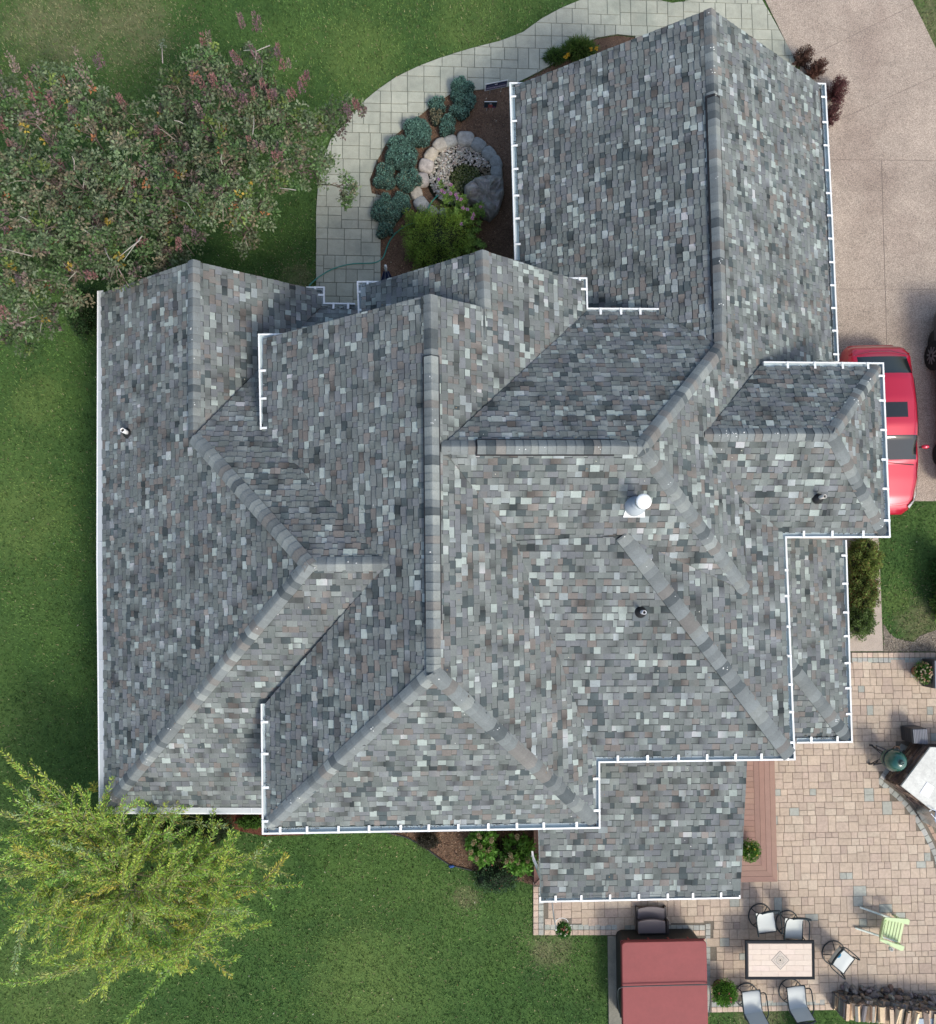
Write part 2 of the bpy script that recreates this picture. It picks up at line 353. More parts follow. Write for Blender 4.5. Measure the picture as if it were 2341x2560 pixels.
def pavcol(c, rng):
    k = rng.random()
    if k < .045: b = (.36, .37, .32)
    elif k < .45: b = (.47, .38, .29)
    elif k < .75: b = (.455, .365, .285)
    elif k < .9: b = (.50, .415, .32)
    else: b = (.43, .34, .27)
    g_ = rng.uniform(.92, 1.07); return tuple(t*g_ for t in b)
# soldier courses round the patio, as rows of single pavers
def soldier(a, b, w, n, colb, ins=.004):
    out = []; a = Vector(P(*a)); b = Vector(P(*b)); d = (b-a).normalized(); r = Vector((d.y, -d.x, 0)); L = (b-a).length; k = max(1, int(L/n)); s = L/k
    for i in range(k):
        p = a+d*(i*s+ins); q = a+d*((i+1)*s-ins)
        pl = [(p+r*ins), (q+r*ins), (q+r*(w-ins)), (p+r*(w-ins))]; pl = [(t.x, t.y) for t in pl]; out.append((area(pl), pl, jit(colb, .12)))
    return out
TAN, GRY = (.51, .405, .315), (.36, .37, .33)
ring = []
ring += soldier((1333, 2060), (1333, 2337), .14, .16, TAN); ring = [(a, [(x, y) for x, y in q], c) for a, q, c in ring]
def ringrow(a, b, col, n=.14, w=.14): ring.extend(soldier(a, b, w, n, col))
ring = []
# direction chosen so the row lies inside (to the right of a->b)
def inside(a, b, offs, cols, w=.135, n=.14):
    A = P(*a); B = P(*b); d = (B-A).normalized(); r = Vector((d.y, -d.x, 0))
    for k, col in enumerate(cols):
        o = r*(offs+k*w); L = (B-A).length; m_ = max(1, int(L/n)); s = L/m_
        for i in range(m_):
            p = A+o+d*(i*s+.004); q = A+o+d*((i+1)*s-.004)
            pl = [p+r*.004, q+r*.004, q+r*(w-.004), p+r*(w-.004)]; pl = [(t.x, t.y) for t in pl]; ring.append((area(pl), pl, jit(col, .10)))
inside((1333, 2337), (1333, 2215), 0, [TAN, GRY])
inside((1556, 2337), (1361, 2337), 0, [TAN, GRY]); inside((1762, 2324), (1562, 2325), -.14, [TAN, GRY])
inside((1762, 2530), (1763, 2308), 0, [GRY])
inside((2062, 2524), (1778, 2530), 0, [TAN, GRY])
inside((2128, 1631), (2480, 1631), 0, [TAN, GRY])
# curved soldier course round the grill island
ARC = [(2190, 1955), (2215, 1975), (2240, 1996), (2262, 2018), (2282, 2045), (2300, 2075), (2318, 2108), (2332, 2140), (2341, 2170), (2352, 2210)]
for k in range(len(ARC)-1): inside(ARC[k+1], ARC[k], 0, [GRY], w=.14, n=.15)
ARC2 = [(2204, 1942), (2229, 1962), (2254, 1984), (2277, 2006), (2299, 2035), (2318, 2067), (2336, 2102), (2352, 2140)]
for k in range(len(ARC2)-1): inside(ARC2[k+1], ARC2[k], 0, [(.36, .26, .19)], w=.11, n=.16)
inside((2190, 1955), (2252, 1858), 0, [GRY]); inside((2252, 1858), (2300, 1880), 0, [GRY])
HOLES = [[(1328, 2215), (1361, 2215), (1361, 2342), (1328, 2342)], [(1328, 2310), (1770, 2310), (1770, 2345), (1328, 2345)], [(1762, 2300), (1779, 2300), (1779, 2535), (1762, 2535)],
         [(1762, 2498), (2070, 2494), (2070, 2540), (1762, 2540)], [(2100, 1628), (2490, 1628), (2490, 1659), (2100, 1659)], ARC+[(2360, 2210), (2400, 1870), (2320, 1880), (2252, 1850), (2190, 1955)]]
DECKPX = [(1335, 2060), (1942, 1900), (1943, 2203), (1335, 2203)]
lay('patio', 'paver', PATIO, .086, .0034, -.02, .05, pavcol, m_paver, m_joint, .036, ch=.006, holes=HOLES, extra=ring, jz=.002)
# driveway: exposed-aggregate slabs with sawn joints
m_drive = mat('exposed_aggregate', (.375, .31, .25), .92, amt=.10, scale=3, amt2=.12, scale2=.5, speck=.5, sscale=45, bump=.5, bscale=80, stain=(.25, .19, .155), stainscale=.45, stainamt=.5)
jm = mat('driveway_joint', (.21, .175, .15), .95, amt=.2, scale=30)
drv = MB(); drv.prism(poly_xy(DRIVE), -.05, .022); drive = tag(drv.build('driveway', jm), kind='structure')
def splits(poly, lines):
    """cut polygons by lines (two pixel points each), leaving sawn gaps"""
    polys = [poly]
    for a, b in lines:
        A = P(*a); B = P(*b); d = (B-A).normalized(); n = Vector((-d.y, d.x, 0)); new = []
        for pl in polys:
            for sg in (1, -1):
                out = []
                for i in range(len(pl)):
                    p = Vector((*pl[i], 0)); q = Vector((*pl[(i+1) % len(pl)], 0)); dp = (p-A).dot(n)*sg-.006; dq = (q-A).dot(n)*sg-.006
                    if dp >= 0: out.append(tuple(p.xy))
                    if (dp >= 0) != (dq >= 0): t = dp/(dp-dq); out.append(tuple(p.lerp(q, t).xy))
                if len(out) > 2 and area(out) > .05: new.append(out)
        polys = new
    return polys
top = splits(poly_xy(DRIVE), [((2080, 400), (2341, 402)), ((2080, 723), (2341, 724))])
sl = []
for pl in top:
    cy = np.mean([p[1] for p in pl]); ppy = proj(0, cy, 0)[1]
    if ppy < 400: sl += splits(pl, [((2010, 150), (2250, 30)), ((2080, 308), (2341, 190))])
    else: sl += splits(pl, [((2203, 400), (2228, 1253))])
for pl in sl: MB((.3, .25, .2)).prism(pl, -.04, .03, .003).build('concrete_slab', m_drive, drive)
sw = MB(); sw.prism(poly_xy(SIDEW), -.05, .022); sidew = tag(sw.build('sidewalk', jm), kind='structure')
for pl in splits(poly_xy(SIDEW), [((2100, 1505), (2210, 1505)), ((2100, 1400), (2210, 1400))]): MB().prism(pl, -.04, .04, .004).build('concrete_slab', mat('side_concrete', (.42, .355, .295), .92, amt=.1, scale=3, speck=.25, sscale=70, bump=.4), sidew)
# --- grass blades over everything in view that is lawn
def grass():
    n = 420000; pp = np.array([(q.x, q.y) for q in PP([(-40, -40), (2381, -40), (2381, 2600), (-40, 2600)])]); lo = pp.min(0); hi = pp.max(0)
    c = RNG.uniform(lo, hi, (n, 2)); ok = np.ones(n, bool)
    HI = [(335, 815), (850, 790), (850, 1300), (1300, 1300), (1300, 600), (1900, 600), (1900, 1300), (2000, 1340), (2000, 1640), (1900, 2060), (1340, 2060), (960, 2045), (560, 2010), (335, 1960)]
    for poly in (WALK, DRIVE, BED, BED2, PATIO, SIDEW, HI): ok &= ~inpoly(c, poly_xy(poly))
    for poly in (BED3, BED4, GRAVEL): ok &= ~(inpoly(c, poly_xy(poly)) & (RNG.random(n) > .03))
    c = c[ok]; n = len(c)
    from mathutils import noise as mn
    gx = np.arange(lo[0]-1, hi[0]+1, .25); gy = np.arange(lo[1]-1, hi[1]+1, .25)
    def field(sc, off): return np.array([[mn.fractal(Vector((x*sc+off, y*sc, 0)), 1., 2., 4) for y in gy] for x in gx])
    f1 = field(.35, 0); f2 = field(1.2, 40); ix = ((c[:, 0]-gx[0])/.25).astype(int); iy = ((c[:, 1]-gy[0])/.25).astype(int)
    a = np.clip(.5+.55*f1[ix, iy], 0, 1)[:, None]; b = np.clip(.5+.6*f2[ix, iy], 0, 1)[:, None]
    col = (1-a)*np.array([.050, .118, .034])+a*np.array([.112, .192, .050]); col = col*(.62+.76*b)
    for (px, py), r, cc in DRY:
        q = P(px, py); dd = np.hypot(c[:, 0]-q.x, c[:, 1]-q.y)[:, None]; k = (RNG.random((n, 1)) < np.clip(1.1-dd/r, 0, .75)); col = np.where(k, np.array(cc)*1.05, col)
    dry = (RNG.random((n, 1)) < .04+.12*np.clip(f1[ix, iy]+f2[ix, iy]*.6-.25, 0, 1)[:, None]); col = np.where(dry, np.array([.26, .24, .13]), col)
    col = col*RNG.uniform(.4, 1.7, (n, 1)); ang = RNG.uniform(0, 2*np.pi, n); tilt = RNG.uniform(.3, 1.1, n)
    d = np.c_[np.cos(ang)*np.sin(tilt), np.sin(ang)*np.sin(tilt), np.cos(tilt)]; L = RNG.uniform(.04, .10, n); r = np.c_[-np.sin(ang), np.cos(ang), np.zeros(n)]*.011
    b0 = np.c_[c, np.zeros(n)]; V = np.stack([b0-r, b0+r, b0+d*L[:, None]], 1).reshape(-1, 3)
    o = mk('grass', npmesh('grass', V, np.arange(3*n).reshape(n, 3), np.repeat(col, 3, 0), 3), mat('grass_blade', None, .7, trans=.2, spec=.15)); tag(o, kind='stuff')
grass()
# black plastic edging along the lower bed
e = MB((.03, .03, .03)); e.tube([P(x, y, .03) for x, y in [(968, 2082), (990, 2086), (1020, 2095), (1060, 2116), (1095, 2143), (1125, 2163), (1180, 2176)]], .018, 6)
tag(e.build('lawn_edging', m_metal), 'black plastic edging strip between the lower mulch bed and the lawn', 'edging')
# ================================================================ HOUSE
# roof corners in photograph pixels; their heights come from a least-squares fit (every roof face a true plane,
# gutters level, lower eaves 2.7 m, upper eaves one common height)
RV=dict(a_nw=(254,733),a_pk=(483,652),a_ne=(803,727),a_se=(804,764),a_r=(484,1092),m_w=(770,1412),b_v=(968,1409),a_sw=(262,2022),s1a=(720,1692),s1e=(720,2020),
n1e=(1000,767),n1f=(1000,1380),
b_nw=(659,846),b_pk=(1077,736),b_w1=(659,1118),b_w2=(665,1758),b_sw=(669,2066),b_se=(1488,2055),b_r2=(1085,1682),v_e=(1104,1117),
c_pk=(1206,625),c_re=(1212,769),c_ne=(1459,705),c_nw=(904,716),c_sw=(904,850),c_r2=(1216,850),n2w=(1466,780),n2e=(1640,780),K=(1806,866),M=(1607,1117),
g_pk=(1778,21),g_nw=(1290,213),g_sw=(1305,780),g_ne=(2052,213),g_se=(2090,980),g_sv=(1845,984),
d_r=(1762,1086),d_nw=(1900,916),d_ne=(2198,918),d_j=(2083,1085),d_se=(2212,1332),d_sw=(1958,1332),q=(1854,1247),p=(1867,1478),t2=(1560,1340),brk=(1289,1352),ed_se=(1976,1889),sd_w=(1490,1893),
f_nw=(1960,1345),f_ne=(2107,1350),f_se=(2121,1845),f_h=(1970,1652),f_sw=(1970,1845),
p_nw=(1345,1890),p_ne=(1869,1890),p_se=(1851,2240),p_sw=(1353,2246))
RF=dict(AW=('a_nw a_pk a_r m_w a_sw','a_nw','a_sw'),AE=('a_pk a_r a_se a_ne','a_ne','a_se'),N1=('a_se a_r m_w b_v n1f n1e','a_se','n1e'),
S1=('m_w b_v s1a s1e a_sw','a_sw','s1e'),BW=('b_pk b_r2 b_sw b_w2 b_v b_w1 b_nw','b_nw','b_sw'),BS=('b_r2 b_sw b_se','b_sw','b_se'),
EB=('b_pk c_re c_pk c_ne n2w v_e brk sd_w b_se b_r2','b_pk','b_r2'),CW=('c_pk c_r2 c_sw c_nw','c_nw','c_sw'),
N2=('v_e M K n2e n2w','n2w','n2e'),GW=('g_pk K n2e g_sw g_nw','g_nw','g_sw'),E1=('g_pk g_ne g_se g_sv d_r q p M K','g_ne','g_se'),
SU=('v_e M p t2 brk','v_e','M'),SD=('brk t2 ed_se sd_w','sd_w','ed_se'),ED=('t2 p q d_sw ed_se','d_sw','ed_se'),
DN=('d_nw d_ne d_j d_r','d_nw','d_ne'),DE=('d_ne d_se d_j','d_ne','d_se'),DS=('d_r d_j d_se d_sw q','d_sw','d_se'),
FE=('f_nw f_ne f_se f_h','f_ne','f_se'),FS=('f_h f_se f_sw','f_sw','f_se'),PG=('p_nw p_ne p_se p_sw','p_sw','p_se'))
def solve(pr=False):
    vn=list(RV);fn=list(RF);nv=len(vn);N=nv+2*len(fn)+1
    U={k:uv(*p) for k,p in RV.items()}
    # alternative eave dirs
    ed={}
    for f,(vs,e0,e1) in RF.items():
        d=U[e1]-U[e0]
        if f in('EB',): d=U['b_r2']-U['b_pk']
        if abs(d[0])>abs(d[1]): n=np.array([-d[1],d[0]])
        else: n=np.array([-d[1],d[0]])
        n/=np.linalg.norm(n)
        # uphill side: toward centroid of verts from the eave
        c=np.mean([U[k] for k in vs.split()],axis=0)
        if (c-U[e0]).dot(n)<0:n=-n
        if f=='EB' : n=np.array([-abs(n[0]),n[1]*-np.sign(n[0])])
        if f=='SU' : n=n if n[1]>0 else -n
        ed[f]=n
    A=[];b=[]
    def row(t,rhs,w):
        r=np.zeros(N)
        for i,c in t:r[i]+=c
        A.append(r*w);b.append(rhs*w)
    vi={k:i for i,k in enumerate(vn)};fa={f:nv+2*i for i,f in enumerate(fn)};W2=N-1
    hid={'n1f','n1e','s1e','g_sw','g_se'}
    for f,(vs,e0,e1) in RF.items():
        for k in vs.split():
            row([(fa[f],1),(fa[f]+1,ed[f].dot(U[k])),(vi[k],-1)],0,1.)
        s0=.2 if f=='PG' else .45 if f in('FE','FS','SD','ED') else .75
        row([(fa[f]+1,1),(fa[f],-s0)],0,.02 if f not in('PG','FE','FS') else 1)
    h1=1/(H-2.7)
    for k in 'a_nw a_sw s1e a_se a_ne n1e g_nw g_sw g_ne'.split(): row([(vi[k],1)],h1,1)
    for k in 'g_se f_ne f_se f_sw'.split(): row([(vi[k],1)],h1,.3)
    for k in 'p_sw p_se'.split(): row([(vi[k],1)],1/(H-2.6),1)
    for k in 'b_nw b_sw b_se sd_w ed_se d_sw d_se d_ne d_nw c_ne n2w n2e b_w1 b_w2'.split(): row([(vi[k],1),(W2,-1)],0,1)
    A_=np.array(A);b_=np.array(b)
    for s in ['a_pk a_r','b_pk b_r2','b_r2 v_e','v_e M','m_w b_v','g_pk K','d_r d_j','c_pk c_re','brk t2']:
        x,y=s.split();r=np.zeros(N);r[vi[x]]=1;r[vi[y]]=-1;A_=np.vstack([A_,r]);b_=np.append(b_,0)
    x=np.linalg.lstsq(A_,b_,rcond=None)[0]
    z={k:H-1/x[vi[k]] for k in vn}
    PL={}
    for f in fn:
        al,be=x[fa[f]],x[fa[f]+1];c=H-1/al;s=be/al
        # z = c + s * n.(XY)
        PL[f]=(ed[f],c,s)
        if pr:
            res=[z[k]-(H-1/(al+be*ed[f].dot(U[k]))) for k in RF[f][0].split()]
            print(f,'n',ed[f].round(3),'pitch %.2f'%s,'res',np.round(res,2))
    if pr:
        print('h2',H-1/x[W2]);print({k:round(v,2) for k,v in z.items()}); print('cost',((A_@x-b_)**2).sum()*1e6)
    return PL,z
PLN, RZ = solve()
def on_plane(f, px, py):
    n, c, s = PLN[f]; u = uv(px, py); D = (H-c)/(1+s*n.dot(u)); return Vector((u[0]*D, u[1]*D, H-D))
def frame(f):
    n, c, s = PLN[f]; k = math.sqrt(1+s*s); ev = Vector((n[0]/k, n[1]/k, s/k)); eu = Vector((n[1], -n[0], 0)); return eu, ev, eu.cross(ev)
HO = Vector(P(1100, 1300, 0)); HO.z = 0
house = thing('house', HO, 'sprawling house under a grey mottled shingle roof with many hips and gables', 'house')
def hb(b, name, m, parent=None, smooth=False): return b.build(name, m, parent or house, HO, smooth)
WHITE = (.78, .80, .78); SIDING = (.52, .50, .45)
# --- shingle colours (albedo of the granule blends)
def shcol(rng):
    k = rng.random()
    if k < .095: c = (.36, .415, .39) if rng.random() < .7 else (.30, .34, .345)
    elif k < .15: c = (.25, .28, .27)
    elif k < .235: c = (.078, .098, .102)
    elif k < .34: c = (.188, .172, .158)
    elif k < .52: c = (.165, .178, .188)
    elif k < .78: c = (.178, .196, .192)
    else: c = (.160, .182, .174)
    g = rng.uniform(.90, 1.10); return np.array(c)*g*np.array((.965, .965, .945))
from mathutils import noise as mnoise
roofs = {}; tabs = []
rr = random.Random(3)
EXPO = .143
for f, (vs, e0, e1) in RF.items():
    eu, ev, nn = frame(f); pts3 = [on_plane(f, *RV[k]) for k in vs.split()]; o3 = pts3[0]
    b = MB((.055, .062, .064)); n_ = len(pts3)
    ar = sum((pts3[i]-o3).cross(pts3[(i+1) % n_]-o3).dot(nn) for i in range(n_))
    nms = vs.split()
    if ar < 0: pts3 = pts3[::-1]; nms = nms[::-1]
    lo = [p-Vector((0, 0, .16)) for p in pts3]
    b.add(pts3, [tuple(range(n_))]); b.add(lo, [tuple(range(n_))[::-1]], WHITE)
    for i in range(n_):
        j = (i+1) % n_; a_, c_ = nms[i], nms[j]; shared = any(g != f and a_ in RF[g][0].split() and c_ in RF[g][0].split() for g in RF) or {a_, c_} & {'p', 'brk', 't2', 'q', 'b_w1', 'b_w2', 'g_sv', 'n2e'}
        b.add([pts3[i], lo[i], lo[j], pts3[j]], [(0, 1, 2, 3)], (.055, .062, .064) if shared else WHITE)
    ro = hb(b, 'roof', m_under); roofs[f] = ro
    poly = [((p-o3).dot(eu), (p-o3).dot(ev)) for p in pts3]
    v0 = min(p[1] for p in poly)-.01; v1 = max(p[1] for p in poly); u0 = min(p[0] for p in poly); u1 = max(p[0] for p in poly)
    row = 0; v = v0
    while v < v1:
        u = u0-rr.random()*.3; prev = shcol(rr); hi = rr.random() < .5
        while u < u1:
            w = rr.choice([.09, .12, .15, .17, .19, .22]) if hi else rr.choice([.07, .10, .13, .16, .2])
            gap = .003 if hi else .024  # wide slot at low tabs bares dark deck, standing in for tab-edge shadow
            c0 = shcol(rr); c1 = c0
            k = rr.random()
            if k < .38: c1 = c0*.5+prev*.5                                # soft blend towards the neighbour
            side = .003 if hi else .0
            q = clip(poly, u+side, u+w-side, v+gap, v+EXPO+.001)
            if q and area(q) > 2e-4: tabs.append((f, q, (c0, c1, u, w), v, hi))
            prev = c0; u += w; hi = not hi if rr.random() < .85 else hi
        v += EXPO; row += 1
def tab_geo(b, t):
    f, q, (c0, c1, u, w), v, hi = t; eu, ev, nn = FR[f]; o3 = FO[f]; th = .021 if hi else .011
    if sum(q[i][0]*q[(i+1) % len(q)][1]-q[(i+1) % len(q)][0]*q[i][1] for i in range(len(q))) < 0: q = q[::-1]
    n = len(q); top = []; bot = []; cs = []
    for x, y in q:
        p = o3+eu*x+ev*y; k = (y-v)/EXPO; top.append(p+nn*(th*(1-k)+.003)); bot.append(p+nn*.0005)
        s = min(1, max(0, (x-u)/w)); c = c0*(1-s)+c1*s; 
        row_ = round(v/EXPO); dk_ = mnoise.noise(Vector((x*2.6, row_*.75, 3))); bl = (1+.16*mnoise.noise(Vector((p.x*.9, p.y*.9, 3)))+.10*mnoise.noise(Vector((p.x*3, p.y*3, 9))))*(1-.52*min(1, max(0, (dk_-.2)/.25)))*(1+.4*min(1, max(0, (-dk_-.3)/.15)))
        cs.append(tuple(np.minimum(c*bl, .44)))
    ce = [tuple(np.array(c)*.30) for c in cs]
    fs = [tuple(range(n))]
    b.add(top, fs, None, cs)
    vs = []; fs = []; cc = []
    for i in range(n):
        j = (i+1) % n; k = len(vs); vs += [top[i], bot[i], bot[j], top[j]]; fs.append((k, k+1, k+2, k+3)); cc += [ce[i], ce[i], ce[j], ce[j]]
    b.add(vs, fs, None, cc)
FR = {f: frame(f) for f in RF}; FO = {f: on_plane(f, *RV[RF[f][0].split()[0]]) for f in RF}
def vis_area(t):
    f, q = t[0], t[1]; eu, ev, nn = FR[f]; o3 = FO[f]; p = [o3+eu*x+ev*y for x, y in q]; pr = [proj(*k) for k in p]; return area(pr)
va = [vis_area(t) if t[4] else 0 for t in tabs]
UPPER = [('BW', 'N1 AE S1 CW'), ('EB', 'CW'), ('DN', 'E1'), ('N2', 'GW'), ('EB', 'GW'), ('SD', 'PG'), ('EB', 'PG'), ('BS', 'PG'), ('ED', 'FE FS'), ('DS', 'FE'), ('CW', 'N1'), ('EB', 'N1')]
UP = {}
for u_, lows in UPPER:
    for l in lows.split(): UP.setdefault(l, []).append([RV[k] for k in RF[u_][0].split()])
def hidden(t):
    f = t[0]
    if f not in UP: return False
    eu, ev, nn = FR[f]; c = np.mean(t[1], 0); p = proj(*(FO[f]+eu*c[0]+ev*c[1])); return any(inpoly(np.array([p]), h)[0] for h in UP[f])
hid_ = [hidden(t) for t in tabs]
order = sorted(range(len(tabs)), key=lambda i: -va[i] if not hid_[i] else 1)
single = set(order[:300]); rest = MB()
for i, t in enumerate(tabs):
    if i in single: b = MB(); tab_geo(b, t); hb(b, 'shingle', m_shingle, roofs[t[0]])
    else: tab_geo(rest, t)
tag(hb(rest, 'shingles', m_shingle), kind='stuff')
print('tabs', len(tabs))
# --- ridge and hip caps
def rpt(k, fs): 
    p = [on_plane(f, *RV[k]) for f in fs]; z = max(q.z for q in p); return P(*RV[k], z)
def lerp2(a, b, t): return tuple(a[i]+(b[i]-a[i])*t for i in range(2))
CAPS = []
def capline(k0, k1, fl, fr, vent=None):
    a = rpt(k0, (fl, fr)); b = rpt(k1, (fl, fr)); d = (b-a); L = d.length; d.normalize()
    ns = [frame(f)[2] for f in (fl, fr)]; ns = [n if n.z > 0 else -n for n in ns]
    dirs = []
    for f, n in zip((fl, fr), ns):
        t = n.cross(d).normalized(); c = sum((on_plane(f, *RV[k]) for k in RF[f][0].split()), Vector())/len(RF[f][0].split())
        if (c-a).dot(t) < 0: t = -t
        dirs.append(t)
    up = (ns[0]+ns[1]).normalized(); s = 0.; hw = .168
    vt = None
    if vent:                                       # the raised ridge vent under the caps
        t0, t1 = vent; A = a+d*L*t0; B = a+d*L*t1; vt = (t0*L, t1*L)
        vb = MB((.03, .03, .032))
        for p, sg in ((0, 1), (1, 1)):
            e = dirs[p]*.195+up*.02
            vb.add([A+up*.05, B+up*.05, B+e+up*.03, A+e+up*.03, A+e-up*.01, B+e-up*.01], [(0, 1, 2, 3), (3, 2, 5, 4)])
        for X in (A, B): vb.add([X+up*.05, X+dirs[0]*.195+up*.05, X+dirs[0]*.195-up*.01, X, X+dirs[1]*.195-up*.01, X+dirs[1]*.195+up*.05], [(0, 1, 2, 3), (0, 3, 4, 5)])
        hb(vb, 'ridge_vent', m_under)
    while s < L:
        e = rr.uniform(.14, .20); e = min(e, L-s+.02)
        k = rr.random()
        col = np.array((.205, .225, .228)) if k < .5 else np.array((.20, .193, .183)) if k < .66 else np.array((.26, .28, .272)) if k < .82 else np.array((.17, .187, .19)) if k < .90 else np.array((.10, .115, .122))
        col = col*rr.uniform(.88, 1.10)*np.array((.985, 1.0, .975))
        rise = .045 if vt and vt[0] <= s <= vt[1] else 0.
        def sec(p, lift):
            l, r = dirs; q = []
            for t, w, h in ((l, hw, .006), (l, hw*.62, .020), (l, hw*.28, .026), (None, 0, .022), (r, hw*.28, .026), (r, hw*.62, .020), (r, hw, .006)):
                x = p+(t*w if t is not None else Vector())+up*(h+lift+rise); q.append(x)
            return q
        front = sec(a+d*s, .016); back = sec(a+d*(s+e+.01), .002); under = [p-up*(.014) for p in front]
        under[0] = front[0]-up*.02; under[-1] = front[-1]-up*.02; ub = [p-up*.02 for p in back]
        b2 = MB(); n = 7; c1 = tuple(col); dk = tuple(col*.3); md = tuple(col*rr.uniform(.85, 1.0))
        b2.add(front+back, [(i+1, i, n+i, n+i+1) for i in range(n-1)], None, [c1]*n+[md]*n)
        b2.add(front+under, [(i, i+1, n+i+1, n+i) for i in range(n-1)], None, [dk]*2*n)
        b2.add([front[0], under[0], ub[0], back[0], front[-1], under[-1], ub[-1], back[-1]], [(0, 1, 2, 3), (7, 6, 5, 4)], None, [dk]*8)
        CAPS.append((b2, a+d*s)); s += e
for args in [('a_r', 'a_pk', 'AW', 'AE'), ('m_w', 'b_v', 'N1', 'S1'), ('a_r', 'm_w', 'AW', 'N1'), ('a_sw', 'm_w', 'AW', 'S1'),
             ('b_pk', 'b_r2', 'BW', 'EB', (.165, .875)), ('b_sw', 'b_r2', 'BW', 'BS'), ('b_se', 'b_r2', 'EB', 'BS'), ('c_pk', 'c_re', 'CW', 'EB'),
             ('v_e', 'M', 'N2', 'SU', (.17, .86)), ('K', 'M', 'N2', 'E1'), ('g_pk', 'K', 'GW', 'E1', (.26, .895)), ('p', 'M', 'SU', 'E1'), ('ed_se', 't2', 'SD', 'ED'),
             ('d_r', 'd_j', 'DN', 'DS'), ('d_ne', 'd_j', 'DN', 'DE'), ('d_se', 'd_j', 'DS', 'DE'), ('f_se', 'f_h', 'FE', 'FS')]:
    capline(*args)
print('caps', len(CAPS))
restc = MB()
idx = set(rr.sample(range(len(CAPS)), min(300, len(CAPS))))
for i, (b2, p) in enumerate(CAPS):
    if i in idx: hb(b2, 'ridge_cap', m_shingle)
    else: restc.add(b2.v, b2.f, None, b2.c)
if restc.v: tag(hb(restc, 'ridge_caps', m_shingle), kind='stuff')
# --- dabs of pale sealant on the caps and a few fallen bits
sp = MB((.78, .80, .76))
for b2, p in CAPS:
    if rr.random() < .16:
        for _ in range(rr.choice([1, 1, 2, 4])):
            v_ = Vector(b2.v[3+7])*.5+Vector(b2.v[rr.choice([2, 3, 4])])*.5; sp.blob((v_.x+rr.uniform(-.05, .05), v_.y+rr.uniform(-.05, .05), v_.z+.004), (rr.uniform(.008, .02), rr.uniform(.006, .014), .006), 5, 3, .1, 2, 1)
tag(hb(sp, 'sealant_dabs', m_gutter), kind='stuff')
rl = []; nl_ = 0
for f in RF:
    eu, ev, nn = FR[f]
    cs_ = [t for t in tabs if t[0] == f]; pk_ = rr.sample(cs_, min(len(cs_), max(2, len(cs_)//60)))
    q_ = np.array([FO[f]+eu*np.mean(t[1], 0)[0]+ev*np.mean(t[1], 0)[1]+nn*.03 for t in pk_]); k_ = len(q_); d_ = np.array(eu)[None]*RNG.normal(size=(k_, 1))+np.array(ev)[None]*RNG.normal(size=(k_, 1)); rl.append(leaves(q_, d_, np.repeat(np.array(nn)[None], k_, 0), RNG.uniform(.02, .05, k_), .018, np.array([(.5, .48, .4), (.30, .2, .1), (.08, .07, .05), (.6, .6, .56)])[RNG.integers(0, 4, k_)]))
tag(leafobj('roof_litter', rl, m_under, house, HO), kind='stuff')
